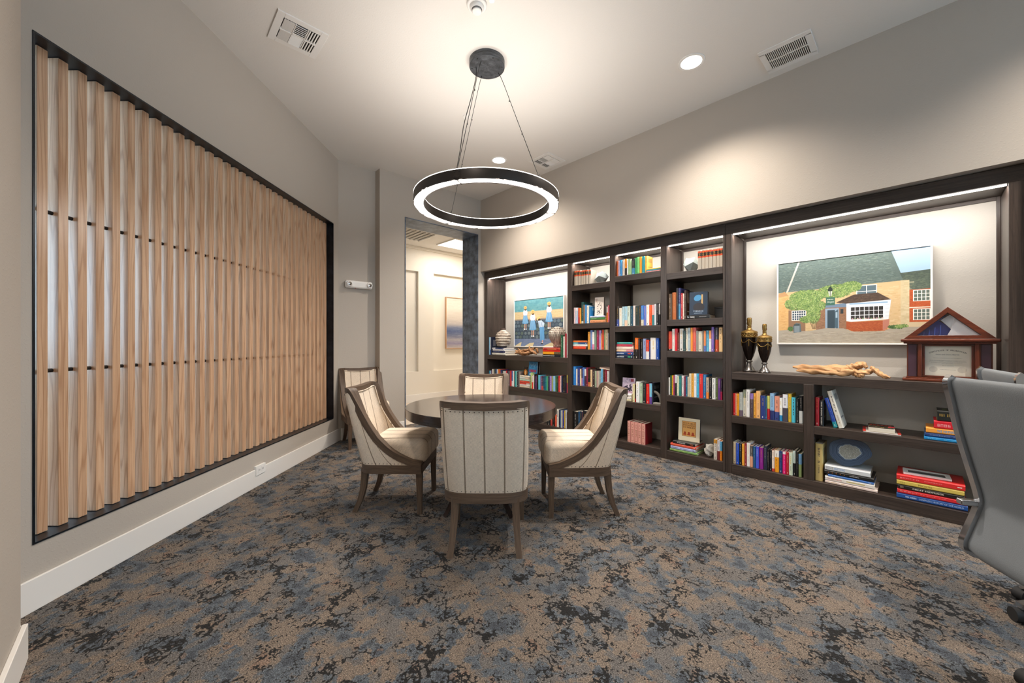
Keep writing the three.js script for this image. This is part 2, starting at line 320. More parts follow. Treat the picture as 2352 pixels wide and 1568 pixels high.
  struct('trim_2', bar(X, CH - 0.05, -3.46, X + 0.05, CH, 1.86, 0.004), M.corridor, 'small cornice along the corridor ceiling', 'cornice');
  const pl = thing('ceiling_light_panel', 'bright square light panel on the corridor ceiling', 'ceiling light', [-1.43, CH, -0.72]);
  part('frame', merge([bar(-0.31, -0.02, -0.42, 0.31, 0, -0.4), bar(-0.31, -0.02, 0.4, 0.31, 0, 0.42), bar(-0.31, -0.02, -0.4, -0.29, 0, 0.4), bar(0.29, -0.02, -0.4, 0.31, 0, 0.4)]), M.white, pl);
  part('diffuser', bar(-0.29, -0.015, -0.4, 0.29, -0.002, 0.4), M.glow, pl);
  const area = (w, h, L, pos, look, color = '#fff5ea') => { const a = new THREE.RectAreaLight(color, L, w, h); a.position.set(...pos); a.lookAt(...look); scene.add(a); return a; };
  area(0.58, 0.8, CORRIDOR, [-1.43, CH - 0.018, -0.72], [-1.43, 0, -0.72]);
  const pl2 = copyOf(pl, 'ceiling_light_panel', 'second square light panel on the corridor ceiling, beyond the doorway', [-1.43, CH, -2.5], 0);
  area(0.58, 0.8, CORRIDOR, [-1.43, CH - 0.018, -2.5], [-1.43, 0, -2.5]);
  const lv = thing('ceiling_diffuser', 'white louvred air diffuser on the corridor ceiling', 'air vent', [-1.42, CH, 0.36]);
  for (let k = 0; k < 7; k++) { const b = bar(-0.29, -0.02, -0.006, 0.29, 0, 0.03); b.rotateX(0.5); part('louvre', b, M.white, lv).position.z = -0.27 + k * 0.09; }
  part('frame', merge([bar(-0.31, -0.012, -0.31, 0.31, 0, -0.29), bar(-0.31, -0.012, 0.31, 0.31, 0, 0.33), bar(-0.31, -0.012, -0.29, -0.29, 0, 0.31), bar(0.29, -0.012, -0.29, 0.31, 0, 0.31)]), M.white, lv);

  // abstract seascape on the corridor wall panel
  const sea = canvasTex(512, 512, (c, w, h) => {
    const bands = [[0, '#d8d2c6'], [0.2, '#e2dccf'], [0.42, '#cfc6bb'], [0.52, '#b9b2b0'], [0.6, '#6f7a96'], [0.66, '#4f5f86'], [0.76, '#73788f'], [0.83, '#a7a2a6'], [0.9, '#8c86a0'], [1, '#b7aea8']];
    const g = c.createLinearGradient(0, 0, 0, h); bands.forEach(([t, k]) => g.addColorStop(t, k)); c.fillStyle = g; c.fillRect(0, 0, w, h);
    for (let i = 0; i < 900; i++) { const y = rnd() * h; c.globalAlpha = 0.12; c.fillStyle = y > h * 0.56 ? (rnd() < 0.5 ? '#e0dcdc' : '#3a476e') : (rnd() < 0.5 ? '#f4efe6' : '#b8a996'); c.fillRect(rnd() * w, y, rr(20, 120), rr(1, 5)); }
    c.globalAlpha = 1;
  });
  const pz = -1.35, sp = thing('seascape_painting', 'pale abstract seascape in a thin oak frame on the corridor wall', 'painting', [X - 0.06, 0, 0]);
  part('canvas', new THREE.BoxGeometry(0.03, 1.08, 1.0), std({ map: sea, roughness: 0.8 }), sp).position.set(0.02, 1.597, pz);
  part('frame', merge([bar(0, 1.045, pz - 0.515, 0.045, 1.06, pz + 0.515), bar(0, 2.135, pz - 0.515, 0.045, 2.15, pz + 0.515), bar(0, 1.06, pz - 0.515, 0.045, 2.135, pz - 0.5), bar(0, 1.06, pz + 0.5, 0.045, 2.135, pz + 0.515)]), M.oak[1], sp);

  // ------------- ceiling fixtures
  const downlight = (x, z, label, power = SPOT) => {
    const g = thing('recessed_downlight', label, 'ceiling light', [x, CEIL, z], 0, 'recessed downlights');
    part('trim_ring', lathe([[0.076, 0.0], [0.076, -0.004], [0.092, -0.007], [0.098, -0.003], [0.098, 0.0]], 32), M.white, g);
    part('lens', at(cyl(0.076, 0.076, 0.004, 28), 0, -0.003, 0), M.glow, g);
    const sp1 = new THREE.SpotLight('#fff3e6', power, 0, 1.2, 1, 2); sp1.position.set(x, CEIL - 0.03, z); sp1.target.position.set(x, 0, z); sp1.shadow.radius = 3.5; sp1.castShadow = true; scene.add(sp1, sp1.target);
  };
  downlight(1.205, 0.685, 'round downlight on the ceiling near the far corner');
  downlight(3.479, 0.68, 'round downlight on the ceiling beside the black slotted vent');
  downlight(5.75, 0.68, 'round downlight above the meeting chairs, third in the row');
  downlight(8.02, 0.68, 'round downlight by the end wall, last in the row');

  downlight(3.479, 3.45, 'round downlight on the ceiling above the camera, by the near wall', SPOT * 0.45);
  downlight(5.75, 3.45, 'round downlight by the near wall, behind the camera', SPOT * 0.45);

  const register = (x, z, label, turn) => {      // four-way supply register 0.31 m
    const g = thing('ceiling_vent', label, 'air vent', [x, CEIL, z], turn, 'ceiling vents'), a = 0.16, b = 0.115;
    part('frame', merge([bar(-a, -0.008, -a, a, 0, -b, 0.002), bar(-a, -0.008, b, a, 0, a, 0.002), bar(-a, -0.008, -b, -b, 0, b, 0.002), bar(b, -0.008, -b, a, 0, b, 0.002)]), M.white, g);
    part('dark_backing', bar(-b, -0.001, -b, b, 0, b, 0), M.black, g);  // flat black sheet stands for the unlit hollow behind the louvres
    part('cross_bar', merge([bar(-0.006, -0.014, -b, 0.006, 0, b, 0.001), bar(-b, -0.014, -0.042, b, 0, -0.036, 0.001), bar(-b, -0.014, 0.036, b, 0, 0.042, 0.001)]), M.white, g);
    const fin = new THREE.BoxGeometry(0.103, 0.003, 0.013); fin.rotateX(0.7); const fin2 = new THREE.BoxGeometry(0.103, 0.003, 0.016); fin2.rotateX(-0.35);
    for (const sx of [-1, 1]) {
      for (let k = 0; k < 4; k++) { part('louvre', fin, M.white, g).position.set(sx * 0.06, -0.009, -0.051 - k * 0.017); part('louvre', fin2, M.white, g).position.set(sx * 0.06, -0.009, 0.051 + k * 0.017); }
      const v = new THREE.BoxGeometry(0.003, 0.014, 0.07); v.rotateZ(sx * 0.6);
      for (let k = 0; k < 6; k++) part('fin', v, M.white, g).position.set(sx * (0.015 + k * 0.018), -0.009, 0);
    }
  };
  register(1.647, 3.0, 'square white ceiling vent with curved fins near the slat wall', 0);
  register(1.592, 0.246, 'small white ceiling vent against the bookcase wall behind the ring light', Math.PI / 2);
  const rg = thing('return_grille', 'white ceiling grille with two rows of black slots', 'air vent', [4.024, CEIL, 0.248], 0, 'ceiling vents');
  { const a = 0.163, b = 0.125;
    part('frame', merge([bar(-a, -0.008, -a, a, 0, -b + 0.01, 0.002), bar(-a, -0.008, b - 0.01, a, 0, a, 0.002), bar(-a, -0.008, -b, -b, 0, b, 0.002), bar(b, -0.008, -b, a, 0, b, 0.002), bar(-b, -0.008, -0.006, b, 0, 0.006, 0.001)]), M.white, rg);
    part('dark_backing', bar(-b, -0.0015, -b, b, -0.0005, b, 0), M.black, rg);  // black sheet in place of the dark hollow behind the slots
    const fin = new THREE.BoxGeometry(0.0045, 0.008, 0.112);
    for (let k = 0; k <= 22; k++) for (const sz of [-1, 1]) part('fin', fin, M.white, rg).position.set(-b + k * 0.01136, -0.005, sz * 0.06); }

  const sd = thing('smoke_detector', 'round white smoke detector on the ceiling at the top edge', 'smoke detector', [2.73, CEIL, 2.227]);
  part('base', lathe([[0, 0], [0.065, 0], [0.066, -0.008], [0.058, -0.016], [0, -0.016]], 36), M.white, sd);
  part('body', lathe([[0.047, -0.016], [0.046, -0.028], [0.036, -0.036], [0.034, -0.036]], 36), M.white, sd);
  part('sensor', lathe([[0.032, -0.034], [0.032, -0.046], [0.026, -0.052], [0, -0.053]], 30), M.white, sd);
  part('slot_ring', lathe([[0.0335, -0.036], [0.0335, -0.0395], [0.031, -0.0395]], 30), M.black, sd, 'black sensor slot');
  part('slot_ring', lathe([[0.0325, -0.0425], [0.0325, -0.045], [0.030, -0.045]], 30), M.black, sd, 'black sensor slot');
  const spk = thing('sprinkler_head', 'small metal sprinkler head beside the smoke detector', 'sprinkler', [2.85, CEIL, 2.2]);
  part('escutcheon', lathe([[0, 0], [0.03, 0], [0.028, -0.006], [0.012, -0.01]], 24), M.white, spk);
  part('deflector', merge([at(cyl(0.006, 0.006, 0.03, 10), 0, -0.022, 0), at(cyl(0.015, 0.015, 0.002, 14), 0, -0.038, 0)]), M.chrome, spk);
  const sp2 = thing('concealed_sprinkler', 'flat white sprinkler cover on the ceiling beyond the ring canopy', 'sprinkler', [1.67, CEIL, 1.516]);
  part('cover_plate', lathe([[0, -0.008], [0.036, -0.008], [0.038, -0.004], [0.038, 0]], 28), M.white, sp2);

  const em = thing('emergency_light', 'white two-headed emergency light on the wall above the corner chair', 'emergency light', [-0.13, 1.905, 1.86]);
  part('housing', at(uvBox(new RoundedBoxGeometry(0.05, 0.095, 0.34, 4, 0.024)), 0.027, 0, 0), M.white, em);
  for (const sz of [-1, 1]) { const h = lathe([[0, 0.022], [0.03, 0.022], [0.036, 0.012], [0.038, 0]], 24); h.rotateZ(-Math.PI / 2); const hd = part('lamp_head', h, M.white, em); hd.position.set(0.05, 0.003, sz * 0.125);
    const l = lathe([[0, 0.026], [0.02, 0.025], [0.023, 0.021]], 20); l.rotateZ(-Math.PI / 2); part('lens', l, M.silver, hd); }
  part('indicator', at(new THREE.SphereGeometry(0.005, 10, 8), 0.04, -0.048, 0.05), std({ color: '#a0102a', roughness: 0.3 }), em, 'red indicator');
}

// ---------------------------------------------------------------- ring chandelier
{
  const cx = 2.38, cz = 1.85, y0 = 2.244, y1 = 2.312, Ro = 0.56, Ri = 0.482;
  const g = thing('ring_chandelier', 'large dark ring pendant light glowing above and below, hung on three cables', 'pendant light', [cx, 0, cz]);
  part('outer_band', lathe([[Ro - 0.004, y0], [Ro, y0], [Ro, y1], [Ro - 0.004, y1], [Ro - 0.004, y0]], 96), M.bronze, g);
  part('inner_band', lathe([[Ri, y0], [Ri + 0.004, y0], [Ri + 0.004, y1], [Ri, y1], [Ri, y0]], 96), M.bronze, g);
  part('web', lathe([[Ri + 0.004, y0 + 0.03], [Ro - 0.004, y0 + 0.03], [Ro - 0.004, y0 + 0.036], [Ri + 0.004, y0 + 0.036], [Ri + 0.004, y0 + 0.03]], 96), M.bronze, g);
  part('lower_diffuser', lathe([[Ri + 0.006, y0 + 0.004], [Ro - 0.006, y0 + 0.004], [Ro - 0.006, y0 + 0.012], [Ri + 0.006, y0 + 0.012], [Ri + 0.006, y0 + 0.004]], 96), M.glow, g);
  part('upper_diffuser', lathe([[Ri + 0.001, y1 + 0.0005], [Ro + 0.0005, y1 + 0.0005], [Ro + 0.0005, y1 + 0.005], [Ri + 0.001, y1 + 0.005], [Ri + 0.001, y1 + 0.0005]], 96), M.glow, g);
  for (const deg of [60, 180, 300]) { const a = deg * Math.PI / 180, b = new THREE.BoxGeometry(0.08, 0.012, 0.006); b.rotateY(-a); part('joint', b, M.bronze, g).position.set(Math.cos(a) * (Ro + Ri) / 2, y0 + 0.004, Math.sin(a) * (Ro + Ri) / 2);
    const p = new THREE.BoxGeometry(0.004, 0.05, 0.05); p.rotateY(-a); const jp = part('joint_plate', p, M.bronze, g); jp.position.set(Math.cos(a) * (Ro + 0.001), y0 + 0.036, Math.sin(a) * (Ro + 0.001));
    for (const [q, r] of [[-0.016, -0.016], [0.016, -0.016], [-0.016, 0.016], [0.016, 0.016]]) { const s = new THREE.SphereGeometry(0.004, 8, 6); part('screw', s, M.black, jp).position.set(Math.sin(a) * q + Math.cos(a) * 0.003, r, -Math.cos(a) * q + Math.sin(a) * 0.003); } }
  const can = part('canopy', lathe([[0, 3.345], [0.132, 3.345], [0.138, 3.348], [0.138, CEIL]], 48), std({ map: skyTintSteelTex, color: '#c8b8a8', roughness: 0.4, metalness: 0.4 }), g, 'round grey metal ceiling canopy');
  for (let k = 0; k < 6; k++) { const a = k * Math.PI / 3 + 0.3; part('screw', at(new THREE.SphereGeometry(0.005, 8, 6), Math.cos(a) * 0.118, 3.345, Math.sin(a) * 0.118), M.black, can); }
  const ends = [[[0.024, 3.345, 0.079], 60], [[0.016, 3.345, -0.105], 0], [[-0.1, 3.345, -0.028], 180]];
  for (const [c, deg] of ends) {
    const a = deg * Math.PI / 180, R = deg === 180 ? Ri + 0.01 : Ro - 0.006, e = [Math.cos(a) * R, y1, Math.sin(a) * R];
    const m = [lerp(c[0], e[0], 0.08), 3.28, lerp(c[2], e[2], 0.08)];
    part('cable', tube([c, m, [lerp(m[0], e[0], 0.5), lerp(m[1], e[1], 0.5), lerp(m[2], e[2], 0.5)], e], 0.0022, 20, 6), M.black, g);
    part('ferrule', at(cyl(0.003, 0.006, 0.03, 10), e[0], y1 + 0.012, e[2]), M.bronze, g);
    for (const t of [0.3, 0.62]) part('cable_tie', at(new THREE.SphereGeometry(0.005, 6, 5), lerp(c[0], e[0], t), lerp(c[1], e[1], t), lerp(c[2], e[2], t)), M.black, g);
  }
  const e = [Math.cos(1.06) * (Ro - 0.01), y1, Math.sin(1.06) * (Ro - 0.01)];
  part('power_cord', tube([[-0.06, 3.345, 0.06], [-0.01, 3.24, 0.1], [0.06, 3.0, 0.2], [0.13, 2.72, 0.32], [0.21, 2.48, 0.41], e], 0.003, 30, 6), M.black, g);
  // the light of the ring: twelve short panels under and over the diffusers
  const n = 12, wseg = 2 * Math.PI * 0.521 / n;
  for (let k = 0; k < n; k++) {
    const a = (k + 0.5) / n * 2 * Math.PI, px = cx + Math.cos(a) * 0.521, pz = cz + Math.sin(a) * 0.521;
    for (const [yy, L, ty] of [[y0 + 0.002, RING_DOWN, -10], [y1 + 0.007, RING_UP, 10]]) {
      const l = new THREE.RectAreaLight('#fff7ef', L, wseg * 0.96, 0.058); l.position.set(px, yy, pz);
      const zAxis = V(0, ty < 0 ? 1 : -1, 0), xAxis = V(-Math.sin(a), 0, Math.cos(a)), yAxis = zAxis.clone().cross(xAxis);   // a RectAreaLight shines along its -z
      l.quaternion.setFromRotationMatrix(new THREE.Matrix4().makeBasis(xAxis, yAxis, zAxis)); scene.add(l);
    }
  }
}

// ---------------------------------------------------------------- built-in bookcase
const ZF = -0.07, ZB = -0.45;
{
  const bc = thing('built_in_bookcase', 'dark brown built-in wall bookcase with lit niches and open shelves', 'bookcase');
  const up = (x0, x1, y0 = 0, y1 = 2.18, z1 = ZF) => part('upright', bar(x0, y0, ZB, x1, y1, z1, 0.003), dw(), bc);
  up(0.006, 0.08); up(1.653, 1.721); up(2.265, 2.333); up(2.869, 2.934); up(3.464, 3.482); up(3.4835, 3.537); up(5.092, 5.186);
  part('header', bar(0.006, 2.18, ZF - 0.028, 3.482, 2.278, ZF, 0.003), dw(), bc); part('header', bar(3.4835, 2.18, ZF - 0.028, 5.186, 2.278, ZF, 0.003), dw(), bc);
  const bays = { b1: [0.08, 1.653], c2: [1.721, 2.265], c3: [2.333, 2.869], c4: [2.934, 3.464], b5: [3.537, 5.092] };
  for (const [x0, x1] of Object.values(bays)) {
    part('top_panel', bar(x0, 2.19, ZB, x1, 2.21, ZF - 0.029, 0), dw(), bc);
    part('back_panel', slab(x0, 0.05, ZB, x1, 2.19, ZB + 0.008), M.niche, bc, 'pale plaster back panel');
    for (const x of [x0, x1 - 0.018]) part('back_trim', bar(x, 0.09, ZB + 0.008, x + 0.018, 2.19, ZB + 0.024, 0.002), M.darkWood[0], bc);
    part('back_trim', bar(x0 + 0.018, 2.165, ZB + 0.008, x1 - 0.018, 2.19, ZB + 0.024, 0.002), M.darkWood[0], bc);
    const led = part('led_strip', bar(x0 + 0.004, 2.172, ZF - 0.046, x1 - 0.004, 2.186, ZF - 0.029, 0.001), M.ledGlow, bc, 'glowing white light strip');
    const l = new THREE.RectAreaLight('#fff8f1', LED, x1 - x0 - 0.01, 0.016); l.position.set((x0 + x1) / 2, 2.170, ZF - 0.038); l.lookAt((x0 + x1) / 2, 1.17, ZF - 0.038 - 0.42); scene.add(l);
  }
  const sh = (bay, top, th = 0.067) => part('shelf', bar(bay[0], top - th, ZB + 0.008, bay[1], top - 0.0008, ZF - 0.002, 0.003), dw(), bc);
  sh(bays.b1, 0.995); sh(bays.b1, 0.546);
  for (const c of ['c2', 'c4']) for (const y of [1.895, 1.422, 1.105, 0.656]) sh(bays[c], y);
  for (const y of [1.937, 1.372, 1.012, 0.538]) sh(bays.c3, y);
  sh(bays.b5, 0.923); up(4.066, 4.133, 0.09, 0.856, ZF - 0.001); sh([3.537, 4.066], 0.53); sh([4.133, 5.092], 0.528);
  for (const [x0, x1] of Object.values(bays)) part('plinth', bar(x0, 0, ZB + 0.008, x1, 0.0892, ZF - 0.001, 0.003), dw(), bc);
}

// ---------------------------------------------------------------- books
const BOOK_ROWS = {
  ledge_left: '66,25,270,8fbdd6 92,26,267,dfe6f0/3a62b0@.3 118,26,273,1c2236',
  ledge_right: '1520,33,289,1f5a3c 1554,31,269,f0ece4 1584,30,306,a8243c 1614,21,317,ece8e4',
  bay1_b: '66,28,199,49b1d6 95,28,200,e8e8ee 123,19,208,4a3a66 141,32,227,e9e4d8 174,28,229,7a6b5b 201,27,224,33454a 229,27,229,4a73b5 256,23,230,e8e4dc 278,27,231,e08a2c 305,27,233,d8622c 332,31,228,27366e/c03040@.4 363,31,221,23303c 393,30,211,cfd0cc 424,39,211,d9dad6 462,26,220,d2293c 488,30,219,232a3e 518,38,218,5d6069 556,33,223,c52a30 589,33,222,3f62ad/e8e8ee@.35 622,21,223,efeae2 643,20,225,17171b 663,20,226,3fa3a6 683,24,227,93d4cf 708,32,223,1b2433 740,27,224,8f7f76',
  bay1_c: '976,26,221,b9d98a 1002,26,180,d8d0cc/d8402c@.5 1028,18,197,f0ece6 1046,22,204,16161a 1068,22,179,7b3f8a 1090,23,201,35241e 1114,9,197,1a1a20 1123,36,195,63bfd6 1159,25,184,8a6aa0 1184,35,186,3f2d4a/c84a3c@.3 1219,31,186,14506e 1250,28,188,1f8f8e 1278,21,190,5fae7a 1299,27,188,2a2440 1326,37,195,a58ad0 1363,24,195,a8a860 1387,37,199,8fc4ea 1424,26,199,3e7f4c 1450,29,198,23392f 1480,36,210,d32f2f 1515,16,210,e9cfd0 1531,22,214,1f2a4a 1554,25,213,18181c 1579,16,214,2c2320 1595,16,218,20284a 1611,25,226,e8d44a/d8405a@.55',
  bay1_d: '1280,63,136,1a1a1c 1343,31,121,c8453a 1374,42,149,161618 1416,38,154,d8543c 1453,37,229,e6e2d8 1491,19,222,1c2440 1509,22,219,7fa8d8 1531,15,219,e8dcc4 1546,29,223,3a3f9a 1575,12,224,e8c83a 1587,31,232,dfe3ea 1618,20,210,4a2a2c',
  c2_s1: '1727,37,189,SET1 1764,37,187,SET1 1801,37,185,SET1 1838,36,182,SET1 1874,36,180,SET1 1909,35,177,SET1 1945,36,175,SET1',
  c2_s2: '1731,26,200,e3c3c3 1756,36,198,dfe3ee/b8c8e0@.8 1792,23,194,d8562f/b82430@.4 1815,24,192,f0a13a 1840,35,263,1d4a45/c8d0c0@.12 1875,22,226,9a7a62 1897,28,225,3a86c8 1925,30,214,f0ead8 1955,25,203,2a7fbd',
  c2_s2r: '2204,16,182,f0ece8/f08a2a@.62 2221,20,197,ea7a8a',
  c2_s3: '1942,36,212,e09a3c 1977,29,230,6d8fd0 2006,32,210,e88fb0/f0ece8@-.7 2037,28,228,7e9a86 2066,31,228,9a1f4a 2097,31,227,b6a2d6 2128,12,190,f0a050 2140,27,231,d94a33 2167,21,231,6f8f6a 2188,36,233,c9b596 2224,12,194,9a9aa0',
  c2_s4: '1706,35,232,2f86d6 1741,31,200,e6e4e4 1772,31,220,2b3c86 1802,27,204,e9d7b4 1829,23,213,3a2a4e/c88ab8@.45 1853,27,224,4f77c0 1879,23,208,e8e4e0/4a2a3a@.6 1902,26,227,8a2440 1929,36,218,1d1a1a/c86a2a@.25 1964,33,204,eecfa4 1998,37,214,3a2a2a 2034,26,194,9fae94 2060,24,194,c4a49a 2084,19,194,bfb5a5 2103,18,194,9fb0be 2121,31,220,6fb6dc 2153,24,219,5a2a22 2177,30,211,8a2036 2207,31,199,ece9e6',
  c2_s5: '1710,76,238,17171a 1786,30,243,1d4a72 1816,37,247,1a2a44 1853,13,249,5a3a4a 1867,66,264,1c1c22',
  c3_s1: '2321,25,175,d86a3a 2346,18,177,d8c0d8 2364,33,181,2f86c6 2397,30,182,d8c8b8 2427,31,184,f0961e/26262a@.45 2458,17,179,e4e8ea 2475,41,176,9fc08a 2516,40,176,2a2e30/3a86b0@.4 2556,30,176,3f9a5f 2586,26,182,7fd87f 2612,29,181,f0a02a 2641,34,180,1f96a8 2675,33,179,e0b050',
  c3_s2: '2314,34,230,4a4038/4a5aa0@.35 2348,41,206,e8e4d8 2389,31,219,b4d4dc 2420,38,220,a8cfe0/e8c8b0@.3 2458,34,221,cfdccc 2492,32,218,1f4a5e 2524,30,222,f0e4e0 2554,46,217,26332f 2600,26,223,4a3a30 2627,31,216,4a8ad8/e0d8c0@.3 2658,27,211,6a78c4 2684,37,221,f2efe8 2721,36,215,ea5a28 2757,23,216,f0b4b0/3a8a90@.5 2780,23,223,e4e8f0 2803,29,227,26262c 2832,15,222,e8e8e8/20242c@.5',
  c3_s3: '2561,44,229,1a1414/e8701e@-.55 2604,19,218,241414 2623,33,215,1c1414 2655,36,220,8f9fc8 2692,34,206,d8402a/eceae8@.4 2726,14,192,2a3a7a 2740,63,228,eceae6 2803,36,224,1f4fa8',
  c3_s4: '2535,26,195,e8dca8 2561,16,191,3a2a24/b02020@.2 2578,39,224,eeeeee 2617,38,209,b4ccb0 2655,37,219,1c1c1e 2692,41,208,e02020 2733,27,217,7fc8e8/6a4a9a@.35 2760,16,220,16222c',
  c3_s5: '2472,38,229,SET2 2510,48,227,SET2 2558,43,227,SET2 2601,41,225,SET2 2643,42,223,SET2',
  c4_s1: '3228,35,183,SET1 3263,34,182,SET1 3296,33,181,SET1 3330,32,180,SET1 3361,35,179,SET1 3397,34,178,SET1 3431,22,176,SET1',
  c4_s2: '2939,38,264,5a4630 2977,42,275,b8642a 3019,22,316,1c1e2a 3042,20,314,3a3a6a/4a90b8@.5 3062,22,262,b81f2a 3083,14,257,ead8c8 3098,20,286,3c2416',
  c4_s3: '2921,37,198,d8402f/1c1c1c@.1 2958,30,224,eceae4 2988,29,226,d82030 3016,21,185,6a2a20 3038,40,224,d8d8d6 3077,23,203,2f4a4a 3101,23,228,e4dcc8 3124,28,230,b8ccd6 3152,23,230,f0963a 3175,31,231,e0645a 3206,19,200,9a9488 3225,40,194,dcd6c4 3265,14,199,8f8a80 3280,19,198,ea8a52/6a7ab8@.28 3299,29,201,5fb4d8 3328,22,200,f0a060/eeeae6@.6 3349,27,232,7a62b4 3377,9,214,1c1820 3386,29,226,3a3a48/c8502c@.5 3415,35,226,f0cc96',
  c4_s4: '2918,17,174,eeeeec 2935,19,197,2a5a3a 2954,19,198,f0c01e 2973,14,197,b03a6a 2987,24,208,c8d0e0/1c1c20@.6 3011,22,194,dfe2c0 3033,23,198,1f7a74 3056,26,202,ece4e4 3083,18,196,7a2a4a 3101,18,197,1f6a8a 3119,13,195,d8ccb0 3132,26,228,e0d6b8 3157,23,229,e8a83a 3180,28,230,f0eeee 3208,28,232,3fb0dc 3236,34,231,dc2626 3270,29,226,2472ac 3299,29,200,c0aa96/e8883a@.3 3328,29,202,1c1c1c 3357,32,199,eef0ea,The_Tipping_Point 3389,23,196,5a6a3a 3411,23,197,6a3a8a 3434,16,196,2a1a34/a8204a@.4',
  c4_s5: '3374,30,189,dcd4c8/d89a3a@-.2 3403,25,187,e8e6ea/7a2a2a@.45 3428,20,179,5fb0e0/f08a1e@.5',
  b5_a: '3521,20,198,e02030 3542,13,197,f0b090 3555,20,198,f0a01e 3575,29,213,b4b8b0/6a5a68@.25 3604,29,236,d8d4c4/8a9480@-.3 3632,31,242,e8e6e2 3664,27,212,4a3a40/8a6ab0@-.25 3690,24,214,f0b04a 3714,33,237,f0b878 3747,37,200,2a3c80 3784,13,196,2a5a7a 3797,23,202,dbe07a/d02a30@.45 3820,32,228,8fb8dc/23306a@.35 3851,40,206,e89a80/3a4a8a@.35 3891,24,195,f0f0ea/2f8fc8@.25 3915,36,227,e8e8ee/4a4450@.5 3952,27,234,e8c040 3978,29,207,4fc0d8,SPEED 4007,24,200,1f2a2c 4031,28,226,14161a/d8e0e2@.45',
  b5_b: '3529,27,194,d8c8a8 3555,26,188,1f4fc0 3581,22,192,1c1f22 3604,21,191,f0a83a 3625,18,200,8f2030 3643,26,206,eeeae6 3668,25,188,5a5654/e0a080@.5 3693,23,186,1f5a8a 3716,23,188,4a5ad0 3739,35,185,8a1f8a 3774,26,204,23283c 3800,19,179,161418 3819,18,178,14141c 3837,20,179,ead8c8/c04030@.15 3857,33,184,f0a01e/f0ece4@-.32 3890,26,183,1f3f7a 3916,26,184,e8207a/f0eae8@-.12 3942,20,185,b8202e 3961,27,186,cfdcc4 3988,22,206,1a1c20/c8dcd8@-.5 4009,19,201,141416 4028,23,189,8aa06a/7ab0e0@-.45',
  b5_c: '4131,31,225,a8202c 4162,29,204,18181a,THE_BOOK_THIEF',
  b5_d: '4133,52,295,c8b070',
};

const ATLAS = { n: 2048, cw: 102, ch: 113, cols: 20, rows: 18, next: 0 };
const atlasCanvas = document.createElement('canvas'); atlasCanvas.width = atlasCanvas.height = ATLAS.n;
const ac = atlasCanvas.getContext('2d'); ac.fillStyle = '#888'; ac.fillRect(0, 0, ATLAS.n, ATLAS.n);
const css = (c) => `rgb(${c.map((v) => Math.round(clamp(v, 0, 255))).join(',')})`;
const lum = (c) => 0.3 * c[0] + 0.59 * c[1] + 0.11 * c[2];
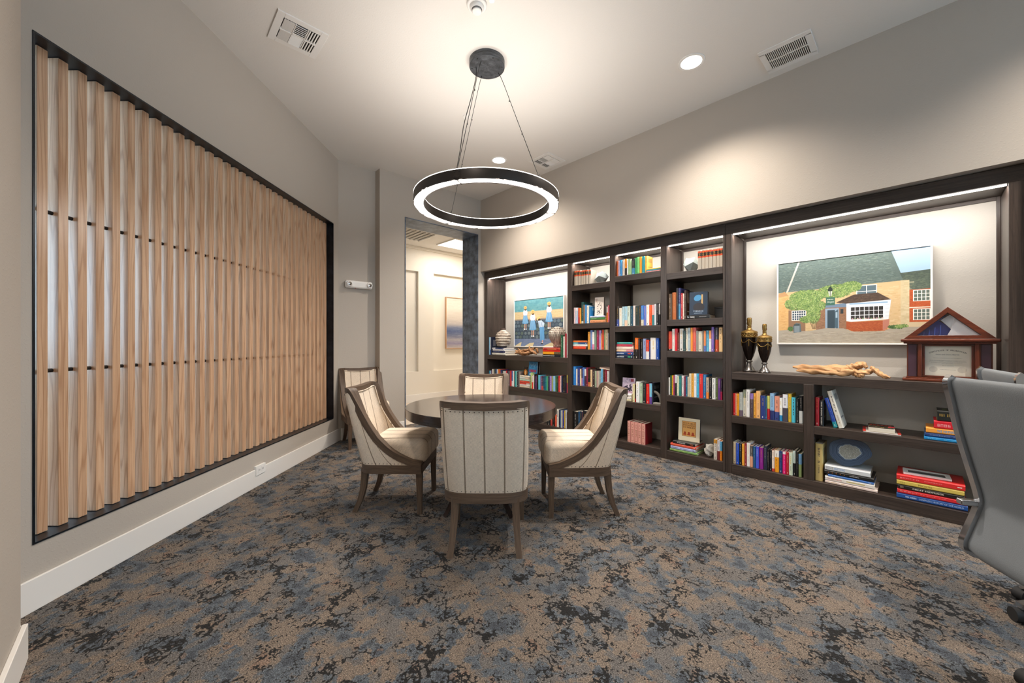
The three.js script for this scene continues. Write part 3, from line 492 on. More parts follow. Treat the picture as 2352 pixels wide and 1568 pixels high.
// illegible lettering: short strokes in a line along the spine
function scribble(c, x, y, len, size, color) {
  c.save(); c.fillStyle = color; c.globalAlpha = 0.85; const t = Math.max(1, size * 0.16); let p = 0, word = Math.floor(rr(3, 8));
  while (p < len) {
    const w = rr(0.34, 0.6) * size; if (word-- > 0) { const k = Math.floor(rnd() * 5); c.fillRect(x - size / 2, y + p, size, t); if (k !== 1) c.fillRect(x - size / 2, y + p + w - t, size * rr(0.6, 1), t); if (k !== 2) c.fillRect(x + size / 2 - t, y + p, t, w); if (k > 1) c.fillRect(x - t / 2, y + p, t, w); if (k === 4) c.fillRect(x - size / 2, y + p, t, w); } else word = Math.floor(rr(3, 8));
    p += w + t * 1.3;
  }
  c.restore();
}
const SPINE = 34;
function cellFor(spec, title) {               // draws one book into the atlas and returns its cell
  const id = ATLAS.next++, X = (id % ATLAS.cols) * ATLAS.cw, Y = Math.floor(id / ATLAS.cols) * ATLAS.ch, H = ATLAS.ch;
  const c = ac; c.save(); c.beginPath(); c.rect(X, Y, ATLAS.cw, H); c.clip();
  let base, second = null, frac = 0;
  const fill = (col, x, y, w, h) => { c.fillStyle = css(col); c.fillRect(X + x, Y + y, w, h); };
  if (spec === 'SET1') {
    base = [176, 166, 152]; fill(base, 0, 0, ATLAS.cw, H); fill([196, 62, 34], 0, 4, SPINE, 40); fill([34, 28, 24], 0, 14, SPINE, 20);
    for (let k = 0; k < 5; k++) fill([206, 150, 60], 3, 6 + k * 9, SPINE - 6, 1.6); scribble(c, X + SPINE / 2, Y + 17, 13, 9, '#caa45a');
  } else if (spec === 'SET2') {
    base = [150, 26, 38]; fill(base, 0, 0, ATLAS.cw, H); fill([222, 160, 148], 1, 0, SPINE - 2, H); c.strokeStyle = '#8a5a3a'; c.lineWidth = 2; c.beginPath(); c.arc(X + SPINE / 2, Y + 24, 9, 0, 7); c.stroke(); c.strokeRect(X + 6, Y + 44, SPINE - 12, 26); c.strokeRect(X + 6, Y + 78, SPINE - 12, 26); scribble(c, X + SPINE / 2, Y + 48, 18, 8, '#8a5a3a');
  } else {
    const [a, rest] = spec.split('/'); base = hexRgb(a); fill(base, 0, 0, ATLAS.cw, H);
    if (rest) { const [b, f] = rest.split('@'); second = hexRgb(b); frac = parseFloat(f); if (frac > 0) fill(second, 0, H * (1 - frac), ATLAS.cw, H * frac); else fill(second, 0, 0, ATLAS.cw, -frac * H); }
    const ink = lum(base) > 120 ? [40, 36, 44] : [228, 222, 210], ink2 = rnd() < 0.4 ? [216, 170, 70] : ink;
    if (title) {
      c.save(); c.translate(X + SPINE / 2, Y + 5); c.rotate(Math.PI / 2); c.fillStyle = css(ink); c.font = 'bold 20px ' + (title.startsWith('The') ? 'serif' : 'sans-serif'); c.textBaseline = 'middle';
      const t = title.replace(/_/g, ' '), m = c.measureText(t).width; c.scale(Math.min(1.3, (H - 12) / m), 1); c.fillText(t, 0, 0); c.restore();
    } else {
      const k = rnd(), y0 = rr(6, 20), L = rr(30, 55);
      scribble(c, X + SPINE / 2 + rr(-3, 3), Y + y0, L, rr(8, 14), css(mix3(base, ink2, 0.8)));
      if (k < 0.7) scribble(c, X + SPINE / 2, Y + y0 + L + rr(4, 10), rr(18, 30), rr(5, 8), css(mix3(base, ink, 0.7)));
      if (rnd() < 0.5) { c.fillStyle = css(ink); c.fillRect(X + SPINE / 2 - 4, Y + H - 13, 8, 7); }
    }
    // front and back boards: the same colour with a loose printed shape
    c.fillStyle = css(mix3(base, second ?? ink, 0.35)); c.fillRect(X + SPINE + 12, Y + rr(8, 20), 42, rr(14, 40)); c.fillStyle = css(mix3(base, ink2, 0.6)); c.fillRect(X + SPINE + 12, Y + rr(70, 90), 42, 4);
  }
  c.restore();
  return { X, Y, base };
}
const atlasTex = new THREE.CanvasTexture(atlasCanvas); atlasTex.colorSpace = THREE.SRGBColorSpace; atlasTex.flipY = false;
M.book = std({ map: atlasTex, roughness: 0.42 });
const bookGeo = new Map();
// w thickness, h height, d depth: spine at z = 0, book runs to -d. U is a function giving uv for (spine | board | edge, s, t)
function coverGeometry(w, h, d, U) {
  const t = Math.min(0.003, w * 0.2), pos = [], uv = [], r = Math.min(0.006, w * 0.22);
  const quad = (a, b, c, e, kind) => { const T = [[0, 0], [1, 0], [1, 1], [0, 1]].map(([s, q]) => U(kind, s, q)); for (const k of [0, 1, 2, 0, 2, 3]) { pos.push(...[a, b, c, e][k]); uv.push(...T[k]); } };
  const x0 = -w / 2, x1 = w / 2, b = 0, T = h;
  quad([x0 + r, b, 0], [x1 - r, b, 0], [x1 - r, T, 0], [x0 + r, T, 0], 'spine');
  quad([x0, b, -r], [x0 + r, b, 0], [x0 + r, T, 0], [x0, T, -r], 'left'); quad([x1 - r, b, 0], [x1, b, -r], [x1, T, -r], [x1 - r, T, 0], 'right');
  quad([x0, b, -d], [x0, b, -r], [x0, T, -r], [x0, T, -d], 'board'); quad([x1, b, -r], [x1, b, -d], [x1, T, -d], [x1, T, -r], 'board');
  // inner faces and edges of the boards
  quad([x0 + t, b, -t], [x0 + t, b, -d], [x0 + t, T, -d], [x0 + t, T, -t], 'edge'); quad([x1 - t, b, -d], [x1 - t, b, -t], [x1 - t, T, -t], [x1 - t, T, -d], 'edge'); quad([x1 - t, b, -t], [x0 + t, b, -t], [x0 + t, T, -t], [x1 - t, T, -t], 'edge');
  for (const [y, f] of [[T, 1], [b, -1]]) {
    const Q = (p) => (f > 0 ? quad(...p, 'edge') : quad(p[3], p[2], p[1], p[0], 'edge'));
    Q([[x0, y, -r], [x0 + t, y, -r], [x0 + t, y, -d], [x0, y, -d]]); Q([[x1 - t, y, -r], [x1, y, -r], [x1, y, -d], [x1 - t, y, -d]]);
    Q([[x0 + r, y, 0], [x1 - r, y, 0], [x1 - t, y, -r], [x0 + t, y, -r]]);
  }
  quad([x0 + t, b, -d], [x0, b, -d], [x0, T, -d], [x0 + t, T, -d], 'edge'); quad([x1, b, -d], [x1 - t, b, -d], [x1 - t, T, -d], [x1, T, -d], 'edge');
  const g = new THREE.BufferGeometry(); g.setAttribute('position', new THREE.Float32BufferAttribute(pos, 3)); g.setAttribute('uv', new THREE.Float32BufferAttribute(uv, 2)); g.computeVertexNormals(); return g;
}
function pagesGeometry(w, h, d) { const t = Math.min(0.003, w * 0.2), i = 0.003; const g = new THREE.BoxGeometry(w - 2 * t, h - 2 * i, d - t - i); g.translate(0, h / 2, -t - (d - t - i) / 2); return g; }
function makeBook(name, label, group, w, h, d, spec, title, mat) {
  const b = thing(name, label, 'book', [0, 0, 0], 0, group);
  let U, m = M.book;
  if (mat) { U = mat.U; m = mat.m; }
  else {
    const cell = cellFor(spec, title), N = ATLAS.n;
    U = (kind, s, q) => {
      const v = (cell.Y + 1 + (1 - q) * (ATLAS.ch - 2)) / N;
      if (kind === 'spine') return [(cell.X + 1.5 + s * (SPINE - 3)) / N, v];
      if (kind === 'left') return [(cell.X + 1.5) / N, v]; if (kind === 'right') return [(cell.X + SPINE - 1.5) / N, v];
      if (kind === 'board') return [(cell.X + SPINE + 3 + s * (ATLAS.cw - SPINE - 6)) / N, v];
      return [(cell.X + SPINE + 4) / N, (cell.Y + ATLAS.ch - 6) / N];
    };
  }
  part('cover', coverGeometry(w, h, d, U), m, b);
  part('pages', pagesGeometry(w, h, d), M.pages, b);
  return b;
}
// colour words for labels
function colourName(spec) {
  if (spec === 'SET1') return 'red banded grey'; if (spec === 'SET2') return 'pink and red';
  const [r, g, b] = hexRgb(spec.slice(0, 6)), mx = Math.max(r, g, b), mn = Math.min(r, g, b), d = mx - mn, l = (mx + mn) / 2;
  if (mx < 62) return 'black'; if (d < 26) return l > 205 ? 'white' : l > 140 ? 'pale grey' : l > 85 ? 'grey' : 'charcoal';
  let hu = mx === r ? ((g - b) / d + 6) % 6 : mx === g ? (b - r) / d + 2 : (r - g) / d + 4; hu *= 60;
  if (l > 195 && d < 75) return hu < 75 ? 'cream' : hu < 170 ? 'pale green' : hu < 265 ? 'pale blue' : 'pale pink';
  const shade = l < 75 ? 'dark ' : l > 170 ? 'light ' : '';
  if (hu < 14 || hu > 345) return shade + 'red'; if (hu < 42) return l < 100 ? 'brown' : d < 70 ? 'tan' : 'orange'; if (hu < 68) return 'yellow'; if (hu < 165) return shade + 'green'; if (hu < 195) return shade + 'teal'; if (hu < 245) return shade + 'blue'; if (hu < 290) return shade + 'purple'; return shade + 'pink';
}
const ORD = (n) => n + (n % 10 === 1 && n % 100 !== 11 ? 'st' : n % 10 === 2 && n % 100 !== 12 ? 'nd' : n % 10 === 3 && n % 100 !== 13 ? 'rd' : 'th');
const SHELF_AT = {
  ledge_left: [0.995, 'at left end of ledge under girls painting'], ledge_right: [0.995, 'at right end of ledge under girls painting'],
  bay1_b: [0.546, 'left of flat pile on shelf below girls painting'], bay1_c: [0.546, 'right of flat pile on shelf below girls painting'], bay1_d: [0.09, 'on bottom shelf below girls painting'],
  c2_s1: [1.895, 'on top shelf of left narrow column'], c2_s2: [1.422, 'on second shelf of left narrow column'], c2_s2r: [1.422, 'at right end, second shelf of left narrow column'], c2_s3: [1.105, 'on third shelf of left narrow column'], c2_s4: [0.656, 'on fourth shelf of left narrow column'], c2_s5: [0.09, 'on bottom shelf of left narrow column'],
  c3_s1: [1.937, 'on top shelf of middle narrow column'], c3_s2: [1.372, 'on second shelf of middle narrow column'], c3_s3: [1.012, 'on third shelf of middle narrow column'], c3_s4: [0.538, 'on fourth shelf of middle narrow column'], c3_s5: [0.09, 'on bottom shelf of middle narrow column'],
  c4_s1: [1.895, 'on top shelf of right narrow column'], c4_s2: [1.422, 'on second shelf of right narrow column'], c4_s3: [1.105, 'on third shelf of right narrow column'], c4_s4: [0.656, 'on fourth shelf of right narrow column'], c4_s5: [0.09, 'on bottom shelf of right narrow column'],
  b5_a: [0.53, 'on upper shelf below the two urns'], b5_b: [0.09, 'on bottom shelf below the two urns'], b5_c: [0.528, 'on upper shelf right of low divider'], b5_d: [0.09, 'on bottom shelf right of low divider'],
};
const BAY_OF = (r) => (/^(bay1|ledge)/.test(r) ? [0.08, 1.653] : r.startsWith('c2') ? [1.721, 2.265] : r.startsWith('c3') ? [2.333, 2.869] : r.startsWith('c4') ? [2.934, 3.464] : /^b5_[ab]/.test(r) ? [3.537, 4.066] : [4.133, 5.092]);
for (const [row, text] of Object.entries(BOOK_ROWS)) {
  const [y, where] = SHELF_AT[row], [lo, hi] = BAY_OF(row), items = text.split(' ').map((t) => t.split(',')), first = +items[0][0] / 1000, stop = +items.at(-1)[0] / 1000 + +items.at(-1)[1] / 1000;
  const A = Math.max(first, lo + 0.002), Z = Math.min(stop, hi - 0.002), k = (Z - A) / (stop - first); let end = 0;
  items.forEach(([x, w, h, spec, title], i) => {
    const wd = Math.max(0.008, +w / 1000 * k - 0.0012), hh = clamp(+h / 1000, 0.12, 0.34), deep = clamp(hh * rr(0.66, 0.76), 0.1, 0.23), x0 = Math.max(A + (+x / 1000 - first) * k, end + 0.0005);
    const b = makeBook('book', `${colourName(spec)} upright book, ${ORD(i + 1)} from left ${where}`, 'books ' + where.replace(/^at (left|right) end,? (of )?/, 'on '), wd, hh, deep, spec, title);
    b.position.set(x0 + wd / 2, y, -0.094 - rnd() * 0.012); end = x0 + wd;
  });
}
// flat piles: spine to the front, long side along x; from the bottom up
function flat(name, x0, y, w, len, d, spec, label, group, { title, zf = -0.095, turn = 0, tex } = {}) {
  const b = makeBook(name, label, group, w, len, d, spec, title, tex);
  b.rotation.order = 'YXZ'; b.rotation.set(0, turn, Math.PI / 2); b.position.set(x0 + len, y + w / 2, zf); return b;
}
function pile(x0, y, zf, list, group, place) {
  list.forEach(([w, len, d, spec, label, dx = 0, title, tex, turn = 0]) => { flat('book', x0 + dx, y, w - 0.0006, len, d, spec, label + ' ' + place, group, { title, zf, tex, turn }); y += w; });
  return y;
}
// spine strips with real lettering, one row each in a second sheet
const sheet = document.createElement('canvas'); sheet.width = 1024; sheet.height = 1024; const sx = sheet.getContext('2d'); sx.fillStyle = '#777'; sx.fillRect(0, 0, 1024, 1024);
const sheetTex = new THREE.CanvasTexture(sheet); sheetTex.colorSpace = THREE.SRGBColorSpace; sheetTex.flipY = false; const sheetMat = std({ map: sheetTex, roughness: 0.4 }); let sheetRow = 0;
function lettered(bg, draw, cover = bg) {      // a 64 px high strip read along the spine, then its cover colour at the right end
  const r = sheetRow++, Y = r * 60; sx.save(); sx.beginPath(); sx.rect(0, Y, 1024, 60); sx.clip(); sx.fillStyle = bg; sx.fillRect(0, Y, 900, 60); sx.fillStyle = cover; sx.fillRect(900, Y, 124, 60); sx.translate(0, Y); sx.textBaseline = 'middle'; draw(sx); sx.restore();
  return { m: sheetMat, U: (kind, s, q) => { const v = (Y + 2 + (1 - s) * 56) / 1024; if (kind === 'spine') return [(4 + (1 - q) * 890) / 1024, v]; if (kind === 'left' || kind === 'right') return [(4 + (1 - q) * 890) / 1024, (Y + (kind === 'left' ? 57 : 3)) / 1024]; return [960 / 1024, (Y + 30) / 1024]; } };
}
const txt = (s, x, size, color, font = 'bold', fam = 'sans-serif', w) => (c) => { c.fillStyle = color; c.font = `${font} ${size}px ${fam}`; w ? c.fillText(s, x, 31, w) : c.fillText(s, x, 31); };
const both = (...f) => (c) => f.forEach((g) => g(c));
{
  const G1 = 'flat books on the ledge under the girls painting';
  pile(0.165, 0.995, -0.095, [
    [0.033, 0.3, 0.25, '', 'thick white book with dark title at the bottom', 0, null, lettered('#e8e6dc', both(txt('HISTORY OF', 60, 30, '#333', 'bold', 'serif', 380), (c) => { c.fillStyle = '#8a8a86'; c.fillRect(520, 24, 240, 8); }), '#e0d8cc')],
    [0.03, 0.275, 0.24, '1c2a5c/20285a@.3', 'dark blue book second from the bottom', 0.01], [0.025, 0.27, 0.24, 'e6e8ee', 'thin white book third from the bottom', 0.012], [0.022, 0.255, 0.23, '2a3a6a/e0e0e8@-.3', 'navy book on top'],
  ], G1, 'of pile under vase');
  pile(1.212, 0.995, -0.095, [
    [0.032, 0.302, 0.24, '', 'black book with white title at the bottom', 0, null, lettered('#15161c', txt('THE EIGHTEENTH CENTURY', 24, 46, '#f0f0ee', 'bold', 'sans-serif', 850))],
    [0.038, 0.3, 0.24, 'f0a41c/6a5a40@.35', 'yellow orange book second from bottom', 0.004], [0.018, 0.3, 0.24, 'd8241c', 'thin bright red book third from bottom', 0.002], [0.036, 0.3, 0.24, '', 'dark red book on top', 0.001, null, lettered('#a01c14', (c) => { c.fillStyle = '#e8b46a'; c.fillRect(40, 14, 20, 30); c.fillRect(840, 14, 20, 30); for (let i = 0; i < 15; i++) c.fillRect(230 + i * 32, 20 + (i % 3) * 3, 20, 22 - (i % 2) * 6); })],
  ], G1, 'of red pile');
  const G2 = 'flat books on the shelf below the girls painting';
  pile(0.772, 0.546, -0.095, [[0.026, 0.19, 0.2, 'e0d2bc', 'cream book at the bottom'], [0.02, 0.192, 0.2, 'e6e2de', 'white book second from bottom'], [0.02, 0.188, 0.2, 'd8483a/e8d8d0@.3', 'red and white book third from bottom'], [0.03, 0.19, 0.2, 'd94a34', 'red book fourth from bottom'], [0.024, 0.186, 0.2, 'bcd6c4', 'mint green book fifth from bottom'], [0.03, 0.184, 0.2, 'cfd8d4/e0c8b0@.4', 'pale book sixth from bottom'], [0.02, 0.19, 0.2, 'e8dfcc', 'cream book on top']], G2, 'of the tall pile in bookcase');
  const G3 = 'flat books in the narrow columns';
  pile(1.978, 1.422, -0.095, [[0.034, 0.212, 0.16, 'e79a6a', 'orange book at the bottom'], [0.03, 0.208, 0.16, '3f7a3f', 'green book in the middle'], [0.018, 0.205, 0.16, 'c9cde8', 'lavender book on top']], G3, 'of pile under ink-brush book');
  pile(1.724, 1.105, -0.095, [[0.034, 0.21, 0.16, 'e2472a/3a2018@.1', 'red orange book at the bottom'], [0.026, 0.214, 0.16, 'e9e7e4', 'white book second from bottom'], [0.024, 0.206, 0.16, '1f4f86/5ab0b8@-.35', 'navy and teal book third from bottom'], [0.022, 0.206, 0.16, 'e5702f', 'orange book on top']], G3, 'of pile in left narrow column');
  const jp = (bg, k) => lettered(bg, both(txt('JAMES PATTERSON', 24, 44, '#e8f0f4', 'bold', 'sans-serif', 560), (c) => { c.fillStyle = k; c.fillRect(610, 12, 150, 36); c.fillStyle = '#e8e8e8'; c.fillRect(800, 14, 30, 32); }));
  const ty = pile(2.338, 1.012, -0.095, [[0.036, 0.208, 0.165, '', 'navy book with white author lettering at the bottom', 0, null, jp('#101e3c', '#2aa06a')], [0.036, 0.208, 0.165, '', 'blue book with white author lettering second from bottom', 0, null, jp('#123a78', '#c8402c')], [0.026, 0.206, 0.165, 'e8c8a8/d88a98@.4', 'peach and pink book third from bottom'], [0.033, 0.208, 0.165, 'ead8c8', 'cream book fourth from bottom'], [0.026, 0.192, 0.16, 'c02a4a', 'crimson book fifth from bottom', 0.004], [0.024, 0.186, 0.16, '2f9a98', 'teal book on top', 0.008]], G3, 'of pile in middle narrow column');
  pile(2.7, 1.937, -0.095, [[0.012, 0.16, 0.15, 'e08a8a', 'thin pink book at the bottom'], [0.014, 0.16, 0.15, '2f9ab0', 'thin teal book in the middle'], [0.012, 0.16, 0.15, 'f0b83a', 'thin yellow book on top']], G3, 'of top pile in middle narrow column');
  pile(2.397, 0.538, -0.1, [[0.02, 0.125, 0.15, 'cfc6a0', 'thin tan book at the bottom'], [0.03, 0.125, 0.15, 'e8e2da', 'white book in the middle'], [0.03, 0.125, 0.15, 'e6e0d8', 'white book on top']], G3, 'of pile under purple picture book');
  // third narrow column: face-out book on the black book
  flat('book', 3.124, 1.422, 0.036, 0.215, 0.2, '', 'wide black book with white title lying under the face-out blue book', G3, { tex: lettered('#17181a', both(txt('The', 30, 42, '#f4f4f4', 'normal', 'sans-serif', 110), txt('Century', 142, 46, '#f4f4f4', 'bold', 'sans-serif', 330), (c) => { c.fillStyle = '#8a8a8a'; for (let i = 0; i < 14; i++) c.fillRect(500 + i * 20, 22, 12, 18); })) });
  pile(2.955, 0.09, -0.095, [[0.024, 0.27, 0.24, '7aa25a', 'wide green book at the bottom'], [0.03, 0.245, 0.22, 'a8b0d8', 'lavender book second from bottom', 0.008], [0.026, 0.255, 0.22, 'd8523a', 'orange red book third from bottom', 0.006], [0.03, 0.218, 0.2, '', 'black book with white lettering on top', 0.03, null, lettered('#1a1c1c', both(txt('The Photo Talk', 180, 44, '#e4e4e0', 'bold', 'serif', 460), (c) => { c.fillStyle = '#c86a3a'; c.fillRect(700, 20, 120, 18); }))]], G3, 'of pile under face-out cream book');
  // lower right bay
  const G4 = 'flat books in the lower right bay';
  const vt = lettered('#f0a040', txt('THE VIETNAM', 200, 50, '#2f9ad0', 'bold', 'sans-serif', 560));
  pile(4.735, 0.528, -0.1, [[0.022, 0.26, 0.22, '1f8fd0/4ac0e0@.2', 'bright blue book at the bottom', 0], [0.026, 0.258, 0.22, '1f3f78', 'navy book second from bottom', 0.002], [0.036, 0.235, 0.2, '', 'orange book with blue title third from bottom', 0.008, null, vt], [0.052, 0.17, 0.2, 'd82030', 'thick red book fourth from bottom', 0.045], [0.07, 0.15, 0.18, '1c1f1c/b8c86a@.2', 'thick black book on top', 0.06]], G4, 'of pile behind grey chair');
  pile(4.2, 0.09, -0.095, [
    [0.021, 0.3, 0.25, 'ead6cc', 'wide pinkish white book at the bottom'], [0.034, 0.286, 0.24, '', 'white book with red title second from bottom', 0, null, lettered('#e8e2da', both(txt('THE RELIGIONS', 40, 34, '#b0342c', 'bold', 'serif', 280), (c) => { c.fillStyle = '#c8b878'; c.fillRect(400, 18, 330, 22); }))],
    [0.016, 0.262, 0.23, '3f74c0', 'thin blue book third from bottom', 0.018], [0.03, 0.285, 0.23, '', 'black book with orange title fourth from bottom', -0.004, null, lettered('#1a1b1c', both((c) => { c.fillStyle = '#d8783a'; c.font = 'bold 34px sans-serif'; [...'BEARS'].forEach((k, i) => c.fillText(k, 70 + i * 74, 31)); }, txt('WAYNE LYNCH', 470, 24, '#e8e8e8', 'bold', 'sans-serif', 240)))],
    [0.04, 0.265, 0.23, '', 'pale grey book with blue lettering on top', -0.002, null, lettered('#cfd2d4', both(txt('VOGUE', 30, 48, '#22262c', 'normal', 'serif', 150), txt('KNITTING', 190, 46, '#7a9ac8', 'bold', 'sans-serif', 260)))],
  ], G4, 'of pile under the geode');
  pile(4.6, 0.09, -0.095, [
    [0.036, 0.33, 0.27, '', 'large blue book with white title at the bottom', 0, null, lettered('#1f4f94', both(txt('THE TIMES', 120, 30, '#e8ecf0', 'bold', 'serif', 150), txt('COMPLETE HISTORY OF THE WORLD', 300, 34, '#c8d4e4', 'normal', 'sans-serif', 560)))],
    [0.03, 0.322, 0.26, 'd8262c', 'large red book second from bottom', 0.004], [0.03, 0.312, 0.26, '', 'black book with white title third from bottom', 0.006, null, lettered('#1d1a16', both((c) => { c.fillStyle = '#b0a080'; for (const x of [40, 58, 76]) c.fillRect(x, 10, 8, 40); }, txt('GREAT PAINTINGS', 210, 44, '#efe8da', 'bold', 'serif', 470)))],
    [0.033, 0.315, 0.26, '', 'yellow book with dark title fourth from bottom', 0.001, null, lettered('#d6bc5a', both((c) => { c.fillStyle = '#7a6a30'; for (const x of [60, 76, 92, 108]) c.fillRect(x, 14, 6, 32); }, txt('POCHOIR', 300, 42, '#3a2f16', 'normal', 'serif', 300)))], [0.038, 0.32, 0.27, 'dc2a2a', 'wide bright red book on top', 0],
  ], G4, 'of pile behind grey chair base');
  // open paperback lying by itself
  const mg = thing('magazine', 'red edged magazine lying flat under the curled paperback', 'magazine', [4.515, 0.528, -0.2], 0.08);
  part('pages', bar(-0.1, 0, -0.11, 0.1, 0.006, 0.1, 0.001), std({ color: '#d8cfc8', roughness: 0.6 }), mg); part('cover', merge([bar(-0.102, 0.006, -0.112, 0.102, 0.008, -0.09, 0), bar(-0.102, 0.006, -0.09, -0.085, 0.008, 0.1, 0), bar(0.085, 0.006, -0.09, 0.102, 0.008, 0.1, 0)]), std({ color: '#c23428', roughness: 0.5 }), mg);
  const cb = thing('paperback', 'thick paperback with a curled orange cover lying on the magazine', 'book', [4.515, 0.536, -0.19], 0.08);
  part('pages', bar(-0.07, 0, -0.09, 0.07, 0.03, 0.085, 0.002), M.pages, cb);
  { const rows = []; for (let i = 0; i <= 8; i++) { const r = []; for (let j = 0; j <= 10; j++) { const x = -0.07 + 0.14 * j / 10, z = -0.09 + 0.175 * i / 8; r.push(V(x, 0.032 + 0.02 * Math.pow(Math.max(0, j / 10 - 0.3), 2) * (i / 8), z)); } rows.push(r); }
    const tex = canvasTex(256, 256, (c) => { c.fillStyle = '#2a241e'; c.fillRect(0, 0, 256, 256); c.fillStyle = '#c8462a'; for (let i = 0; i < 6; i++) c.fillRect(12 + i * 38, 150, 28, 60); c.fillStyle = '#b89a5a'; for (let i = 0; i < 40; i++) c.fillRect(rnd() * 240, rnd() * 130, 14, 8); c.fillStyle = '#c82a3a'; c.fillRect(196, 30, 60, 110); });
    const top = grid(rows), under = grid(rows.map((r) => r.map((p) => p.clone().add(V(0, -0.0012, 0))).reverse())); part('cover', merge([top, under]), std({ map: tex, roughness: 0.5, side: THREE.DoubleSide }), cb); }
  // leaning pair in the lower right bay
  const lean = (w, h, d, spec, x, ang, label, title, tex) => { const b = makeBook('book', label, 'books in the lower right bay', w, h, d, spec, title, tex); b.rotation.z = ang; b.position.set(x - (w / 2) * Math.cos(ang), 0.528 + (w / 2) * Math.sin(Math.abs(ang)), -0.1); return b; };
  lean(0.026, 0.232, 0.16, '1f3f9a/1a8a94@.2', 4.276, 0.25, 'blue leaning book with teal edge between black and cream books');
  lean(0.031, 0.29, 0.19, 'dcd6c8', 4.312, 0.25, 'thick cream book leaning against the blue book');
}
// face-out books: a cover texture on the front board
function faceOut(label, group, w, h, t, pos, tilt, turn, draw, res = [256, 340]) {
  const tex = canvasTex(res[0], res[1], draw), b = thing('face_out_book', label, 'book', pos, turn, group);
  part('cover', merge([at(new THREE.BoxGeometry(w, h, 0.003), 0, h / 2, -0.0015)]), std({ map: tex, roughness: 0.4 }), b); part('pages', at(new THREE.BoxGeometry(w - 0.006, h - 0.006, t - 0.006), -0.002, h / 2, -t / 2), M.pages, b); part('back_cover', at(new THREE.BoxGeometry(w, h, 0.003), 0, h / 2, -t + 0.0015), std({ color: '#4a4a52', roughness: 0.5 }), b);
  b.rotation.set(tilt, turn, 0, 'YXZ'); return b;
}
{
  const blot = (c, w, h, cols, n, a, b) => { for (let i = 0; i < n; i++) { c.fillStyle = cols[Math.floor(rnd() * cols.length)]; c.globalAlpha = rr(0.4, 0.9); c.beginPath(); c.ellipse(rnd() * w, rnd() * h, rr(a, b), rr(a, b) * 0.6, rnd() * 3, 0, 7); c.fill(); } c.globalAlpha = 1; };
  faceOut('dark book with red flowers standing behind the blue book, below girls painting', 'face-out books', 0.19, 0.2, 0.02, [0.945, 0.716, -0.2], -0.1, 0, (c, w, h) => { c.fillStyle = '#241a2a'; c.fillRect(0, 0, w, h); blot(c, w * 0.5, h, ['#b8283c', '#d8402c', '#4a3a7a', '#2a2038'], 60, 8, 26); });
  faceOut('blue book with red lettering standing face out below girls painting', 'face-out books', 0.165, 0.2, 0.018, [0.965, 0.716, -0.155], -0.1, 0, (c, w, h) => { c.fillStyle = '#2f86c4'; c.fillRect(0, 0, w, h); blot(c, w, h * 0.5, ['#3f9ad4', '#5aaee0'], 40, 12, 40); c.strokeStyle = '#bfe0f4'; c.lineWidth = 4; for (let i = 0; i < 5; i++) { c.beginPath(); c.arc(60 + i * 34, 70 + (i % 2) * 26, 15, 0, 7); c.stroke(); } c.fillStyle = '#d03050'; for (let i = 0; i < 5; i++) c.fillRect(30 + i * 42, 190, 28, 56); c.fillStyle = '#e8f0f8'; c.beginPath(); c.ellipse(120, 300, 90, 30, 0, 0, 7); c.fill(); });
  faceOut('small orange book standing at left of the blue face-out book', 'face-out books', 0.075, 0.12, 0.012, [0.83, 0.716, -0.15], -0.08, 0, (c, w, h) => { c.fillStyle = '#2a1a14'; c.fillRect(0, 0, w, h); c.fillStyle = '#d8842a'; c.beginPath(); c.ellipse(w / 2, h * 0.62, w * 0.42, h * 0.34, 0, 0, 7); c.fill(); c.fillStyle = '#f0c88a'; c.fillRect(w * 0.35, h * 0.45, w * 0.3, h * 0.5); });
  faceOut('cream book with black brush drawing standing on the green book', 'face-out books', 0.115, 0.225, 0.025, [2.075, 1.5045, -0.14], -0.06, 0.15, (c, w, h) => { c.fillStyle = '#e6ddd4'; c.fillRect(0, 0, w, h); c.fillStyle = '#c8b4a8'; c.fillRect(10, 20, 60, 70); c.fillStyle = '#1c1a1a'; for (let i = 0; i < 46; i++) c.fillRect(rr(60, 190), rr(90, 310), rr(4, 22), rr(4, 26)); });
  faceOut('deep blue art book standing face out on the wide black book', 'face-out books', 0.165, 0.228, 0.04, [3.222, 1.4585, -0.13], -0.05, 0.12, (c, w, h) => {   // plain stand-in for the portrait on the cover
    c.fillStyle = '#22364c'; c.fillRect(0, 0, w, h); c.fillStyle = '#4a94c4'; c.beginPath(); c.ellipse(w * 0.46, h * 0.26, 56, 44, -0.4, 0, 7); c.fill(); c.fillStyle = '#c8a468'; c.fillRect(w * 0.66, h * 0.12, 22, 190); c.fillStyle = '#2c2a30'; c.beginPath(); c.ellipse(w * 0.52, h * 0.66, 80, 62, 0, 0, 7); c.fill(); c.fillStyle = '#b8cce0'; c.font = '30px serif'; c.fillText('VERMEER', 56, h * 0.86, 150); for (let i = 0; i < 9; i++) c.fillRect(70 + i * 13, h * 0.91, 8, 6); });
  faceOut('lavender grey picture book leaning on white books in middle narrow column', 'face-out books', 0.15, 0.175, 0.03, [2.466, 0.6185, -0.13], -0.1, 0.05, (c, w, h) => { c.fillStyle = '#c2b2c8'; c.fillRect(0, 0, w, h); blot(c, w, h, ['#9a8aa8', '#d8ccd8', '#b0a0b8'], 40, 12, 40); c.fillStyle = '#2a2236'; for (let i = 0; i < 26; i++) { c.beginPath(); c.ellipse(rr(30, 190), rr(150, 290), rr(5, 20), rr(8, 34), rnd() * 3, 0, 7); c.fill(); } c.fillStyle = '#8a3a4a'; c.fillRect(w * 0.66, 20, 60, 60); c.fillRect(90, 300, 110, 12); });
